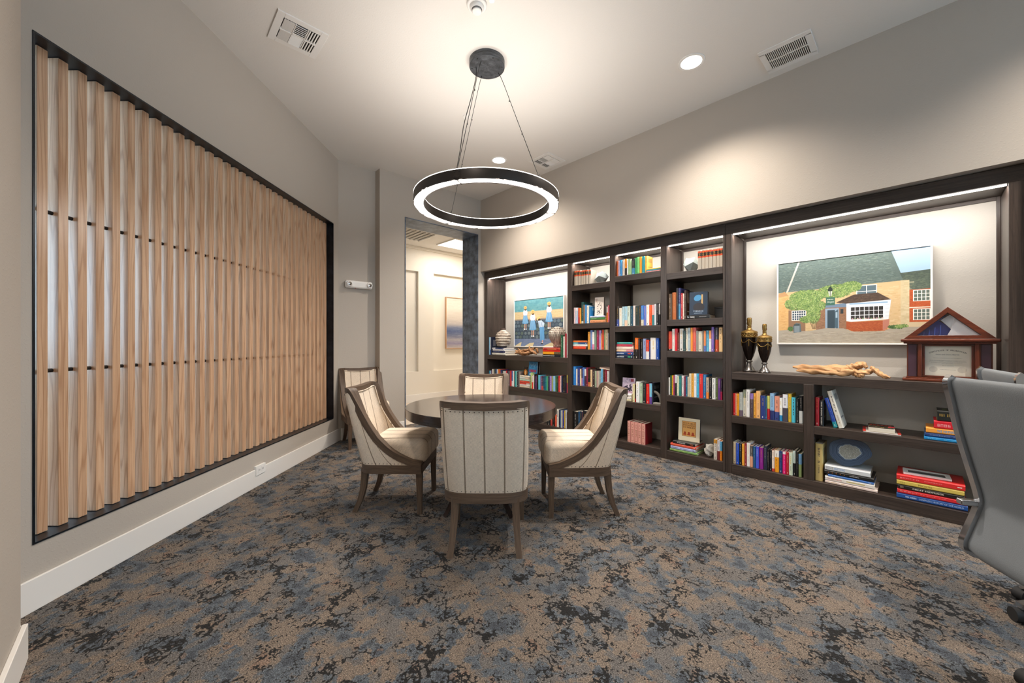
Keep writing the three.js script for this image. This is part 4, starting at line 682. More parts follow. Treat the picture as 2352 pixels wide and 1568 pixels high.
  faceOut('cream face-out book titled Quotable Founding Fathers on bottom shelf pile', 'face-out books', 0.205, 0.228, 0.028, [3.118, 0.2005, -0.16], -0.07, 0.05, (c, w, h) => {
    c.fillStyle = '#e2d8bc'; c.fillRect(0, 0, w, h); c.fillStyle = '#8a5a2a'; c.fillRect(44, 46, 168, 226); c.fillStyle = '#e0a860'; c.fillRect(50, 52, 156, 214); c.fillStyle = '#4a2a16'; c.font = 'bold 30px serif'; c.textAlign = 'center'; c.fillText('QUOTABLE', 128, 88, 146); c.fillText('FOUNDING', 128, 118, 146); c.fillText('FATHERS', 128, 148, 140); c.fillStyle = '#b0482a'; for (const x of [80, 128, 176]) { c.beginPath(); c.ellipse(x, 222, 14, 19, 0, 0, 7); c.fill(); c.fillRect(x - 20, 236, 40, 18); } });
  // open paperback on top of the fourth shelf row
  const ob = thing('open_book', 'cream paperback lying open on top of the upright books, left narrow column', 'book', [2.16, 0.872, -0.2], 0.1); ob.rotation.z = -0.12;
  part('cover', merge([bar(-0.07, 0.012, -0.08, 0.075, 0.015, 0.08, 0), bar(-0.07, 0, -0.08, 0.075, 0.003, 0.08, 0)]), std({ color: '#e0bfae', roughness: 0.6 }), ob); part('pages', bar(-0.068, 0.003, -0.078, 0.072, 0.012, 0.078, 0), M.pages, ob);
  const db = thing('dark_box', 'dark box at the back of second shelf, right narrow column', 'box', [3.39, 1.422, -0.3]);
  part('body', bar(-0.06, 0, -0.05, 0.05, 0.1, 0.05, 0.003), M.black, db); part('lid', bar(-0.063, 0.1, -0.053, 0.053, 0.115, 0.053, 0.003), M.black, db);
  const bk = thing('stone_bookend', 'grey arched stone bookend at right end of fourth shelf, middle column', 'bookend', [2.815, 0.538, -0.13]);
  part('arch', (() => { const pts = []; for (let i = 0; i <= 12; i++) { const a = i / 12 * 1.7; pts.push([-0.045 + Math.sin(a) * 0.075, 0.015 + Math.cos(a) * 0.1 + 0.012, 0]); } return tube(pts, 0.015, 20, 8); })(), std({ color: '#6e6a62', roughness: 0.8 }), bk);
  part('base', bar(-0.05, 0, -0.03, 0.04, 0.018, 0.03, 0.004), std({ color: '#8f8a80', roughness: 0.8 }), bk);
}

// ---------------------------------------------------------------- things on the shelves
{
  const oct = (r) => { const g = new THREE.DodecahedronGeometry(r); return g; };
  const jitter = (g, amt, freq = 20) => { const p = g.attributes.position; for (let i = 0; i < p.count; i++) { const x = p.getX(i), y = p.getY(i), z = p.getZ(i), n = Math.sin(x * freq * 3.1 + y * freq * 1.7) * Math.cos(z * freq * 2.3 - y * freq * 2.9) + 0.5 * Math.sin((x + z) * freq * 6.1 + y * freq * 4.3); const l = Math.hypot(x, z) || 1e-6; p.setXYZ(i, x + x / l * n * amt, y, z + z / l * n * amt); } g.computeVertexNormals(); return g; };
  // ribbed clay vase on the left pile
  const clay = (() => { const N = 256, a = fbm(N, N, 6, 10, 31, 4, 0.6), b = layer(N, N, 50, 60, 33); return dataTex(N, N, (i, x, y) => mix3([206, 196, 182], [122, 104, 88], clamp(0.35 + a[i] * 0.9 + b[i] * 0.5 + (Math.sin(y / N * 44) > 0.6 ? 0.25 : 0), 0, 1))); })();
  const v1 = thing('ribbed_vase', 'ribbed grey clay vase standing on the pile of flat books', 'vase', [0.305, 1.1065, -0.2]);
  const prof = [[0, 0], [0.048, 0], [0.06, 0.02]]; for (let i = 0; i <= 40; i++) { const t = i / 40; const r = 0.06 + 0.06 * Math.pow(Math.sin(Math.PI * Math.min(1, t * 0.8 + 0.12)), 0.8) + 0.004 * Math.sin(t * 38); prof.push([r * (t > 0.85 ? 1 - (t - 0.85) * 3 : 1), 0.02 + t * 0.24]); }
  prof.push([0.04, 0.262], [0.036, 0.27]);
  part('body', jitter(lathe(prof, 48), 0.0016, 30), std({ map: clay, roughness: 0.85 }), v1);
  part('neck', lathe([[0.036, 0.268], [0.04, 0.285], [0.044, 0.296], [0.04, 0.298], [0.034, 0.285], [0.03, 0.27]], 36), std({ color: '#5a4c44', roughness: 0.7 }), v1, 'dark brown neck');
  // fringed vase on the red pile
  const v2 = thing('fringed_vase', 'round fringed off-white vase behind the red pile of books', 'vase', [1.345, 1.1195, -0.24]);
  const pale = std({ map: dataTex(128, 128, (() => { const a = layer(128, 128, 40, 6, 41); return (i) => mix3([214, 204, 190], [104, 92, 82], clamp(0.3 + a[i] * 1.3, 0, 1)); })()), roughness: 0.9 });
  part('body', lathe([[0, 0], [0.05, 0], [0.055, 0.02], [0.05, 0.04], [0.085, 0.1], [0.112, 0.17], [0.105, 0.22], [0.07, 0.26], [0.035, 0.275], [0.03, 0.28]], 40), pale, v2);
  { const list = []; for (let r = 0; r < 7; r++) for (let k = 0; k < 30; k++) { const a = (k + (r % 2) * 0.5) / 30 * Math.PI * 2, yy = 0.075 + r * 0.029, rad = [0.078, 0.095, 0.107, 0.113, 0.11, 0.096, 0.075][r]; const c = new THREE.ConeGeometry(0.006, 0.036, 5); c.rotateX(Math.PI); c.rotateZ(-0.25); c.rotateY(-a); c.translate(Math.cos(a) * rad, yy, Math.sin(a) * rad); list.push(c); } const f = part('fringe', merge(list), pale, v2); f.userData.kind = 'stuff'; }
  const ground = (g) => { g.computeBoundingBox(); g.translate(0, 0.0008 - g.boundingBox.min.y, 0); return g; };
  // driftwood: bundles of gnarled branches
  const branch = (pts, r0, r1, seed, seg = 26) => {
    const c = new THREE.CatmullRomCurve3(pts.map((p) => V(...p))), g = new THREE.TubeGeometry(c, seg, 1, 10, false), p = g.attributes.position, n = g.attributes.normal, uv = g.attributes.uv, len = c.getLength();
    for (let i = 0; i < p.count; i++) { const t = uv.getX(i), a = uv.getY(i) * Math.PI * 2; const q = c.getPointAt(clamp(t, 0, 1)); let r = lerp(r0, r1, t) * (1 + 0.22 * Math.sin(a * 3 + seed + t * 9) + 0.16 * Math.sin(t * 26 + seed * 3 + a * 2) + 0.1 * Math.sin(a * 5 - t * 31)); r *= Math.min(1, 4 * Math.min(t + 0.04, 1.04 - t)) ** 0.5; p.setXYZ(i, q.x + n.getX(i) * r, q.y + n.getY(i) * r, q.z + n.getZ(i) * r); uv.setXY(i, uv.getY(i) * 0.15, t * len); }
    g.computeVertexNormals(); return g;
  };
  const d1 = thing('driftwood', 'knotted brown driftwood root on the ledge under the girls painting', 'driftwood', [0.85, 0.995, -0.15]);
  part('root', ground(merge([branch([[-0.22, 0.06, 0], [-0.1, 0.03, 0.02], [0.02, 0.025, 0.03], [0.12, 0.05, 0]], 0.02, 0.028, 1), branch([[-0.2, 0.025, 0.03], [-0.05, 0.06, 0], [0.08, 0.08, -0.01], [0.16, 0.1, 0]], 0.024, 0.022, 2), branch([[0.06, 0.13, 0], [0.1, 0.07, 0.02], [0.17, 0.04, 0.01], [0.22, 0.02, 0.02]], 0.014, 0.02, 3), branch([[-0.2, 0.1, -0.02], [-0.15, 0.06, -0.03], [-0.02, 0.03, -0.03], [0.1, 0.03, -0.03]], 0.012, 0.02, 4), branch([[0.18, 0.1, -0.01], [0.2, 0.06, -0.02], [0.21, 0.03, -0.02]], 0.02, 0.014, 5)])), M.driftDark, d1);
  const d2 = thing('driftwood', 'long pale driftwood branch on the ledge before the village painting', 'driftwood', [4.24, 0.923, -0.19], -0.06);
  part('branch', ground(merge([branch([[-0.27, 0.062, 0], [-0.14, 0.06, 0.01], [0, 0.055, 0], [0.12, 0.06, 0]], 0.02, 0.04, 1, 40), branch([[-0.24, 0.035, 0.02], [-0.1, 0.035, 0.03], [0.05, 0.034, 0.02], [0.15, 0.05, 0.02]], 0.016, 0.028, 2, 36), branch([[0.08, 0.055, 0], [0.14, 0.09, -0.01], [0.18, 0.102, 0], [0.2, 0.08, 0.02]], 0.036, 0.016, 3), branch([[0.1, 0.05, 0.01], [0.17, 0.04, 0.02], [0.21, 0.05, 0.01], [0.24, 0.08, 0]], 0.026, 0.016, 4), branch([[0.22, 0.09, 0], [0.25, 0.06, 0.015], [0.28, 0.035, 0.03], [0.33, 0.016, 0.05]], 0.018, 0.014, 5), branch([[0.13, 0.03, 0.02], [0.16, 0.02, 0.03], [0.19, 0.025, 0.035]], 0.018, 0.014, 6)])), M.drift, d2);
  // faceted grey vases, open at the top
  const facet = (name, label, pos, R, H, turn) => {
    const g = thing(name, label, 'vase', pos, turn, 'faceted grey vases'); const mat = std({ color: '#87908e', roughness: 0.75, flatShading: true });
    const ring = (r, y, off, dy = 0) => { const a = []; for (let k = 0; k < 6; k++) { const t = (k + off) / 6 * Math.PI * 2; a.push(V(Math.cos(t) * r, y + (k % 2 ? dy : -dy), Math.sin(t) * r)); } return a; };
    const r0 = ring(R * 0.45, 0, 0), r1 = ring(R, H * 0.5, 0.5, H * 0.12), r2 = ring(R * 0.62, H * 0.96, 0, H * 0.05), pos3 = [], tri = (a, b, c) => pos3.push(...a.toArray(), ...b.toArray(), ...c.toArray());
    for (let k = 0; k < 6; k++) { const n = (k + 1) % 6, p = (k + 5) % 6; tri(r0[k], r1[k], r0[n]); tri(r0[k], r1[p], r1[k]); tri(r1[k], r2[n], r1[n]); tri(r1[k], r2[k], r2[n]); tri(V(0, 0, 0), r0[k], r0[n]); const i2 = (q) => q.clone().multiply(V(0.88, 1, 0.88)), d = (q) => i2(q).setY(H * 0.55); tri(r2[k], i2(r2[k]), r2[n]); tri(i2(r2[k]), i2(r2[n]), r2[n]); tri(i2(r2[k]), d(r2[k]), i2(r2[n])); tri(d(r2[k]), d(r2[n]), i2(r2[n])); tri(d(r2[k]), V(0, H * 0.55, 0), d(r2[n])); }
    const q = new THREE.BufferGeometry(); q.setAttribute('position', new THREE.Float32BufferAttribute(pos3, 3)); q.setAttribute('uv', new THREE.Float32BufferAttribute(new Float32Array(pos3.length / 3 * 2), 2)); q.computeVertexNormals(); mat.side = THREE.DoubleSide; part('body', q, mat, g); };
  facet('faceted_vase', 'faceted grey vase right of red banded books, left narrow column', [2.078, 1.895, -0.19], 0.085, 0.135, 0.2);
  facet('faceted_vase', 'faceted grey vase left of red banded books, right narrow column', [3.135, 1.895, -0.18], 0.078, 0.14, 0.6);
  // rock bookend
  const rk = new THREE.IcosahedronGeometry(0.05, 2); { const p = rk.attributes.position; for (let i = 0; i < p.count; i++) { const x = p.getX(i), y = p.getY(i), z = p.getZ(i), n = 1 + 0.22 * Math.sin(x * 70 + y * 40) * Math.cos(z * 60 - y * 50) + 0.12 * Math.sin(y * 130 + x * 90); p.setXYZ(i, x * n * 0.85, y * n * 1.15, z * n); } rk.computeVertexNormals(); rk.computeBoundingBox(); rk.translate(0, -rk.boundingBox.min.y, 0); }
  const rock = thing('rock_bookend', 'rough grey quartz rock beside books at the bottom of right narrow column', 'rock', [3.32, 0.09, -0.15]); part('stone', rk, std({ color: '#a8a49c', roughness: 0.85 }), rock);

  // pair of lidded urns
  const urn = (label, pos, k, turn) => {
    const g = thing('lidded_urn', label, 'urn', pos, turn, 'lidded urns'), S = (a) => a.map(([r, y]) => [r * k, y * k]);
    part('foot', lathe(S([[0, 0], [0.052, 0], [0.053, 0.01], [0.046, 0.018], [0.038, 0.03], [0.022, 0.055], [0.018, 0.075], [0.017, 0.082], [0.026, 0.088], [0.027, 0.096], [0.02, 0.103], [0.0, 0.104]])), M.silver, g);
    part('body', lathe(S([[0.018, 0.103], [0.022, 0.11], [0.034, 0.14], [0.046, 0.18], [0.054, 0.22], [0.058, 0.26], [0.059, 0.3]])), M.urnDark, g);
    const band = part('rim_band', lathe(S([[0.059, 0.3], [0.063, 0.303], [0.063, 0.309], [0.06, 0.312], [0.06, 0.338], [0.064, 0.342], [0.064, 0.35], [0.0, 0.352]])), M.gold, g);
    { const l = []; for (let i = 0; i < 14; i++) { const a = i / 14 * Math.PI * 2, t = new THREE.TorusGeometry(0.009 * k, 0.0025 * k, 5, 10); t.rotateY(Math.PI / 2 - a); t.translate(Math.cos(a) * 0.0605 * k, 0.325 * k, Math.sin(a) * 0.0605 * k); l.push(t); } part('scroll_relief', merge(l), M.gold, band); }
    for (let i = 0; i < 4; i++) { const pts = []; for (let j = 0; j <= 8; j++) { const a = (i + j / 8) / 4 * Math.PI * 2, yy = 0.285 - 0.03 * Math.sin(j / 8 * Math.PI); const r = 0.0605 - (0.3 - yy) * 0.02; pts.push([Math.cos(a) * r * k, yy * k, Math.sin(a) * r * k]); } part('garland', tube(pts, 0.0032 * k, 16, 6), M.gold, g);
      const a = i / 4 * Math.PI * 2; part('tassel', tube([[Math.cos(a) * 0.0615 * k, 0.29 * k, Math.sin(a) * 0.0615 * k], [Math.cos(a) * 0.0605 * k, 0.255 * k, Math.sin(a) * 0.0605 * k], [Math.cos(a) * 0.058 * k, 0.225 * k, Math.sin(a) * 0.058 * k]], 0.0035 * k, 8, 6), M.gold, g); }
    const lid = part('lid', lathe(S([[0.062, 0.352], [0.06, 0.356], [0.045, 0.362], [0.024, 0.37], [0.016, 0.385], [0.016, 0.392]])), M.gold, g);
    const fin = lathe(S([[0.016, 0.39], [0.018, 0.4], [0.014, 0.406], [0.019, 0.425], [0.018, 0.445], [0.019, 0.46], [0.016, 0.475], [0.01, 0.478], [0, 0.466]]), 24); { const p = fin.attributes.position; for (let i = 0; i < p.count; i++) { const y = p.getY(i), a = Math.atan2(p.getZ(i), p.getX(i)), f = y > 0.405 * k ? 1 + 0.14 * Math.sin(a * 5 + y * 160 / k) : 1; p.setX(i, p.getX(i) * f); p.setZ(i, p.getZ(i) * f); } fin.computeVertexNormals(); } part('finial', fin, M.gold, lid, 'flame shaped gold finial');
  };
  urn('taller dark urn with gold lid against the niche side', [3.631, 0.923, -0.25], 1.04, 0.2);
  urn('shorter dark urn with gold lid, right of the taller urn', [3.766, 0.923, -0.19], 0.905, 0.7);

  // sliced geode on the pile of books
  const geo = thing('geode_slice', 'polished blue agate geode slice standing on the book pile', 'geode', [4.34, 0.2315, -0.17], 0.05);
  const N = 44, outl = []; for (let i = 0; i < N; i++) { const a = i / N * Math.PI * 2, r = 1 + 0.05 * Math.sin(a * 3 + 1) + 0.03 * Math.sin(a * 7 + 2) + 0.07 * Math.cos(a * 2 - 2.2) + 0.1 * Math.max(0, Math.cos(a - 3.0)) ** 6; outl.push(new THREE.Vector2(Math.cos(a) * 0.122 * r, Math.sin(a) * 0.1 * r + 0.095)); }
  const gtex = canvasTex(512, 512, (c) => {
    c.fillStyle = '#3f4f66'; c.fillRect(0, 0, 512, 512); const P = (s) => { c.beginPath(); for (let i = 0; i <= N; i++) { const p = outl[i % N], wob = 1 + (1 - s) * 0.06 * Math.sin(i * 1.9); const x = 256 + p.x * 1750 * s * wob, y = 256 - (p.y - 0.095) * 1750 * s * wob; i ? c.lineTo(x, y) : c.moveTo(x, y); } c.closePath(); };
    for (let k = 0; k < 92; k++) { const s = 1.05 - k * 0.0058; P(s); const cols = ['#35465c', '#3f5066', '#4d6076', '#2c3d54', '#61748a', '#38495f']; c.fillStyle = k < 4 ? '#6a655c' : cols[Math.floor(rnd() * 6)]; c.fill(); }
    P(0.54); c.fillStyle = '#a4acb2'; c.fill(); P(0.5); c.fillStyle = '#8f9088'; c.fill(); c.save(); c.clip(); for (let i = 0; i < 5200; i++) { c.fillStyle = ['#6a6a5e', '#b8b8a8', '#8f8c78', '#d0d0c4', '#55564e'][Math.floor(rnd() * 5)]; c.fillRect(rnd() * 512, rnd() * 512, rr(2, 5), rr(2, 5)); } c.restore();
  });
  const ge = new THREE.ExtrudeGeometry(new THREE.Shape(outl), { depth: 0.022, bevelEnabled: true, bevelSize: 0.002, bevelThickness: 0.002, bevelSegments: 1 }); { const p = ge.attributes.position, uv = ge.attributes.uv; for (let i = 0; i < p.count; i++) uv.setXY(i, 0.5 + p.getX(i) * 1750 / 512, 0.5 + (p.getY(i) - 0.095) * 1750 / 512); }
  ge.computeBoundingBox(); ge.translate(0, -ge.boundingBox.min.y, 0); ge.rotateX(-0.12);
  part('slice', ge, std({ map: gtex, roughness: 0.25 }), geo);
  // white framed picture lying on the red book
  const wf = thing('small_picture_frame', 'small white frame with dark picture lying on the red book pile', 'picture frame', [4.745, 0.258, -0.2], 0.05);
  part('frame', merge([bar(-0.115, 0, -0.07, 0.115, 0.014, -0.045), bar(-0.115, 0, 0.045, 0.115, 0.014, 0.07), bar(-0.115, 0, -0.045, -0.09, 0.014, 0.045), bar(0.09, 0, -0.045, 0.115, 0.014, 0.045)]), M.white, wf);
  part('picture', bar(-0.09, 0.002, -0.045, 0.09, 0.009, 0.045, 0), std({ map: canvasTex(256, 128, (c) => { c.fillStyle = '#34363a'; c.fillRect(0, 0, 256, 128); for (let i = 0; i < 300; i++) { c.fillStyle = rnd() < 0.5 ? '#24262a' : '#565a5e'; c.fillRect(rnd() * 256, rnd() * 128, rr(10, 60), 2); } }), roughness: 0.2 }), wf);

  // flag display case with certificate
  const fc = thing('flag_display_case', 'cherry wood pediment case with folded flag and framed certificate', 'display case', [4.845, 0.923, -0.22], 0.0);
  part('base', merge([bar(-0.218, 0, -0.075, 0.218, 0.018, 0.075, 0.006), bar(-0.2, 0.018, -0.065, 0.2, 0.026, 0.06, 0.003)]), M.cherry, fc);
  for (const s of [-1, 1]) { part('column', bar(Math.min(s * 0.195, s * 0.13), 0.026, -0.06, Math.max(s * 0.195, s * 0.13), 0.262, 0.035, 0.002), M.cherry, fc); part('pilaster', bar(Math.min(s * 0.14, s * 0.12), 0.026, 0.035, Math.max(s * 0.14, s * 0.12), 0.262, 0.05, 0.003), M.cherry, fc); part('inlay', bar(Math.min(s * 0.188, s * 0.146), 0.03, 0.035, Math.max(s * 0.188, s * 0.146), 0.258, 0.038, 0.001), std({ color: '#4a3440', roughness: 0.18 }), fc, 'dark glossy side panel'); }
  part('backboard', bar(-0.13, 0.026, -0.06, 0.13, 0.262, -0.045, 0), M.cherry, fc);
  const cf = part('certificate_frame', merge([bar(-0.122, 0.026, 0.0, 0.122, 0.04, 0.03, 0.003), bar(-0.122, 0.246, 0.0, 0.122, 0.262, 0.03, 0.003), bar(-0.122, 0.04, 0.0, -0.106, 0.246, 0.03, 0.003), bar(0.106, 0.04, 0.0, 0.122, 0.246, 0.03, 0.003)]), M.cherry, fc);
  const cert = canvasTex(640, 620, (c, w, h) => {
    c.fillStyle = '#e4dfd0'; c.fillRect(0, 0, w, h); c.strokeStyle = '#b8b09a'; c.lineWidth = 3; c.strokeRect(14, 14, w - 28, h - 28); c.fillStyle = '#3a3833'; c.textAlign = 'center';
    const t = 'CERTIFICATE OF RECOGNITION'; c.font = 'bold 36px serif'; for (let i = 0; i < t.length; i++) { const a = (i - (t.length - 1) / 2) * 0.036; c.save(); c.translate(w / 2 + Math.sin(a) * 560, 640 - Math.cos(a) * 560 + 20); c.rotate(a); c.fillText(t[i], 0, 0); c.restore(); }
    c.font = '30px serif'; c.fillText('Dena and Terry Martin', w / 2, 190); c.fillStyle = '#77736a'; for (const [y, a, b] of [[250, 120, 520], [300, 70, 570], [322, 60, 580], [344, 90, 520], [366, 240, 400], [410, 250, 400], [490, 220, 440]]) for (let x = a; x < b; x += rr(7, 16)) c.fillRect(x, y, rr(4, 9), 6); c.globalAlpha = 0.25; c.beginPath(); c.arc(120, 490, 62, 0, 7); c.arc(520, 490, 62, 0, 7); c.fill(); c.globalAlpha = 1;
  });
  const cp = new THREE.BoxGeometry(0.212, 0.206, 0.004); part('certificate', at(cp, 0, 0.143, 0.004), std({ map: cert, roughness: 0.6 }), fc, 'cream paper certificate');
  part('certificate_glass', at(new THREE.PlaneGeometry(0.212, 0.206), 0, 0.143, 0.018), M.glass, fc);
  part('entablature', merge([bar(-0.212, 0.262, -0.07, 0.212, 0.274, 0.06, 0.003), bar(-0.226, 0.274, -0.08, 0.226, 0.294, 0.075, 0.006)]), M.cherry, fc);
  const ty0 = 0.294, tH = 0.212, hw = 0.208;
  { const tri = new THREE.Shape([new THREE.Vector2(-hw, 0), new THREE.Vector2(hw, 0), new THREE.Vector2(0, tH)]), in1 = new THREE.Path([new THREE.Vector2(-hw + 0.058, 0.02), new THREE.Vector2(0, tH - 0.034), new THREE.Vector2(hw - 0.058, 0.02)]); tri.holes.push(in1);
    const g = new THREE.ExtrudeGeometry(tri, { depth: 0.075, bevelEnabled: true, bevelSize: 0.003, bevelThickness: 0.004, bevelSegments: 2 }); part('pediment_frame', at(uvBox(g, 'x'), 0, ty0 + 0.003, -0.02), M.cherry, fc);
    const bk = new THREE.ExtrudeGeometry(new THREE.Shape([new THREE.Vector2(-hw + 0.02, 0.006), new THREE.Vector2(hw - 0.02, 0.006), new THREE.Vector2(0, tH - 0.012)]), { depth: 0.01, bevelEnabled: false }); part('pediment_back', at(uvBox(bk, 'x'), 0, ty0 + 0.003, -0.034), M.cherry, fc);
    const poly = (pts, d, mat, z) => { const e = new THREE.ExtrudeGeometry(new THREE.Shape(pts.map(([x, y]) => new THREE.Vector2(x, y))), { depth: d, bevelEnabled: true, bevelSize: 0.001, bevelThickness: 0.001, bevelSegments: 1 }); return at(e, 0, ty0, z); };
    const blue = std({ color: '#1f2c78', roughness: 0.8 }), blue2 = std({ color: '#3a54a8', roughness: 0.8 }), wh = std({ color: '#dcdce0', roughness: 0.85 });
    const fl = part('folded_flag', poly([[-hw + 0.062, 0.025], [0.02, 0.025], [0.02, 0.07], [-0.04, 0.125], [0.0, tH - 0.045], [-0.012, tH - 0.05]], 0.02, blue, 0.0), blue, fc, 'blue and white folded flag');
    part('white_fold', poly([[-0.03, 0.13], [0.012, 0.165], [0.03, 0.145], [0.045, 0.125], [0.022, 0.06], [-0.0, 0.09]], 0.006, wh, 0.021), wh, fl, 'white fold'); part('white_fold', poly([[0.0, 0.025], [hw - 0.066, 0.025], [0.03, 0.142], [0.02, 0.075]], 0.008, wh, 0.024), wh, fl, 'white fold');
    for (let k = 0; k < 4; k++) part('pleat', poly([[-0.115 + k * 0.026, 0.026], [-0.11 + k * 0.026, 0.026], [-0.108 + k * 0.026, 0.05 + k * 0.016], [-0.112 + k * 0.026, 0.046 + k * 0.016]], 0.003, blue2, 0.021), blue2, fl, 'lighter blue pleat');
    part('pediment_glass', poly([[-hw + 0.06, 0.022], [hw - 0.06, 0.022], [0, tH - 0.036]], 0.0005, M.glass, 0.042), M.glass, fc);
  }
}

// ---------------------------------------------------------------- paintings in the niches
{
  const framed = (label, name, x0, x1, y0, y1, dep, tex, fw) => {
    const g = thing(name, label, 'painting'), z0 = ZB + 0.009;
    part('canvas', (() => { const b = new THREE.BoxGeometry(x1 - x0, y1 - y0, 0.02); b.translate((x0 + x1) / 2, (y0 + y1) / 2, z0 + dep - 0.018); return b; })(), std({ map: tex, roughness: 0.55 }), g);
    part('frame', merge([bar(x0 - fw, y0 - fw, z0, x1 + fw, y0, z0 + dep), bar(x0 - fw, y1, z0, x1 + fw, y1 + fw, z0 + dep), bar(x0 - fw, y0, z0, x0, y1, z0 + dep), bar(x1, y0, z0, x1 + fw, y1, z0 + dep)]), M.white, g, 'thin white box frame');
  };
  const village = canvasTex(1600, 1216, (c, W, H) => {      // paint in units of the picture, 0..100 x 0..76
    c.scale(W / 100, H / 76); const F = (col, pts) => { c.fillStyle = col; c.beginPath(); pts.forEach(([x, y], i) => (i ? c.lineTo(x, y) : c.moveTo(x, y))); c.closePath(); c.fill(); };
    const R = (col, x, y, w, h) => { c.fillStyle = col; c.fillRect(x, y, w, h); };
    const dabs = (n, x0, y0, x1, y1, cols, w, h, inside) => { for (let i = 0; i < n; i++) { const x = rr(x0, x1), y = rr(y0, y1); if (inside && !inside(x, y)) continue; c.fillStyle = cols[Math.floor(rnd() * cols.length)]; c.globalAlpha = rr(0.15, 0.5); c.fillRect(x, y, w * rr(0.4, 1.1), h * rr(0.5, 1.1)); } c.globalAlpha = 1; };
    R('#a9c8e4', 0, 0, 100, 30); F('#5f6f6a', [[0, 0], [78, 0], [86, 27], [40, 31], [0, 30]]);
    dabs(5200, 0, 0, 88, 30, ['#7a8d86', '#4a5a55', '#8fa39a', '#3e4c48', '#6a7b70', '#93a08c'], 2.2, 0.35, (x, y) => x < 74.5 + (y / 27) * 8.3);
    F('#4d5a50', [[83, 19], [100, 18], [100, 33], [88, 33]]); dabs(700, 84, 19, 100, 33, ['#5f6c5a', '#3e4a42', '#76806a'], 1.8, 0.4);
    F('#c9c6ba', [[15.5, 0], [17, 0], [7.5, 28], [6, 28]]);
    F('#cdb084', [[0, 28], [88, 25], [88, 66], [0, 66]]); dabs(900, 0, 28, 88, 64, ['#d6bd92', '#c2a374', '#dcc7a0', '#b89a6c', '#cfae7e'], 3.4, 1.1);
    R('#d0a66c', 0, 30, 8, 34); dabs(200, 0, 30, 8, 63, ['#d9b27c', '#c4965c'], 3, 1); F('#b98f62', [[0, 29], [5, 27], [8, 31], [0, 32]]);
    R('#c9b993', 83.5, 25, 5, 40); dabs(60, 83.5, 25, 88, 64, ['#d8caa8', '#b8a680'], 3.2, 1.6);
    R('#b5552c', 88.5, 33, 11.5, 27); dabs(900, 88.5, 33, 100, 60, ['#c9642f', '#a0431f', '#d87a40', '#8f3a1c'], 1, 0.5); R('#e4d8c6', 88.5, 47, 11.5, 0.8); R('#cbb795', 88.5, 59, 11.5, 7);
    const win = (x, y, w, h, nx, ny, pane = '#4d606c') => { R('#ece8e0', x, y, w, h); for (let i = 0; i < nx; i++) for (let j = 0; j < ny; j++) R(pane, x + 0.6 + i * (w - 0.6) / nx, y + 0.6 + j * (h - 0.6) / ny, (w - 0.6) / nx - 0.5, (h - 0.6) / ny - 0.5); };
    win(56.5, 26.5, 13, 10.5, 2, 2, '#566a74'); R('#d8cdb4', 55.5, 37, 15, 1.2); win(90.5, 33.5, 9.5, 9, 4, 3, '#5d6a62'); win(90.5, 48.5, 9.5, 9, 4, 3, '#5d6a62'); R('#8a6a50', 8, 45, 13, 20); win(10.5, 45.5, 11, 9.5, 6, 4, '#2f4458'); win(12, 31, 5, 6, 2, 2, '#3a4c58');
    // entrance and bay window
    R('#8f6a50', 29, 44, 21, 21); dabs(500, 29, 44, 50, 64, ['#a37a5c', '#7c5a44', '#b58e70', '#6a4c3a'], 1.6, 0.5); R('#8ea4b8', 35.5, 45, 9.5, 19); R('#33444f', 37, 46.5, 5.2, 17); F('#48606e', [[42.2, 48], [44.4, 46], [44.4, 64], [42.2, 62]]); R('#9db3c2', 42.7, 48.5, 1.3, 5);
    F('#6d8298', [[26, 42], [50, 41], [50, 44.5], [27, 44]]); R('#2c3438', 46, 46, 2, 4);
    F('#4a3a30', [[43, 40], [55, 34], [70, 33.5], [78, 40], [50, 41.5]]); dabs(500, 45, 34, 76, 41, ['#5c4a3c', '#3a2c24', '#6f5a48'], 1.6, 0.5, (x, y) => y > 34 + Math.abs(x - 62) * 0.28);
    F('#dfe3e8', [[50, 41.5], [78, 40], [76.5, 56], [53, 57.5], [50, 56.5]]); R('#8fb0cc', 52, 41.4, 24, 1.2);
    for (let i = 0; i < 7; i++) for (let j = 0; j < 3; j++) R('#2c2a28', 53 + i * 2.95, 45 + j * 3.6, 2.5, 3.1); for (let i = 0; i < 12; i++) R(['#b88a90', '#7f9a6a', '#c8b0a0'][i % 3], 53.5 + i * 1.7, 54.4, 1.1, 1); for (let j = 0; j < 4; j++) R('#c8d0d8', 74.5, 43.5 + j * 3.2, 2.4, 0.5);
    F('#a5502c', [[50, 57], [53, 57.6], [73, 57], [77, 56], [76, 63], [73, 65.5], [55, 66], [50, 63.5]]); dabs(1000, 51, 57.5, 76, 65.5, ['#b9602f', '#93401f', '#c87444', '#a04a2a'], 1.5, 0.45); F('#b87a68', [[73, 57], [77, 56], [76.5, 62.5], [73, 65.5]]);
    // paved ground, creeper, lantern, sign, bin
    F('#a89f90', [[0, 64], [8, 63.5], [12, 65.5], [26, 64.5], [36, 62.5], [48, 63], [55, 66.3], [73, 66], [80, 62.5], [100, 63], [100, 76], [0, 76]]); dabs(900, 0, 65.5, 100, 76, ['#b5ac9c', '#9a9182', '#bfb6a4', '#a89c88', '#8f8878'], 5, 0.7);
    const leaf = (n, cx, cy, rx, ry, cols) => { for (let i = 0; i < n; i++) { const a = rnd() * 6.28, r = Math.sqrt(rnd()); c.fillStyle = cols[Math.floor(rnd() * cols.length)]; c.globalAlpha = rr(0.6, 1); c.beginPath(); c.ellipse(cx + Math.cos(a) * r * rx, cy + Math.sin(a) * r * ry, rr(0.35, 0.9), rr(0.2, 0.5), rnd() * 3, 0, 7); c.fill(); } c.globalAlpha = 1; };
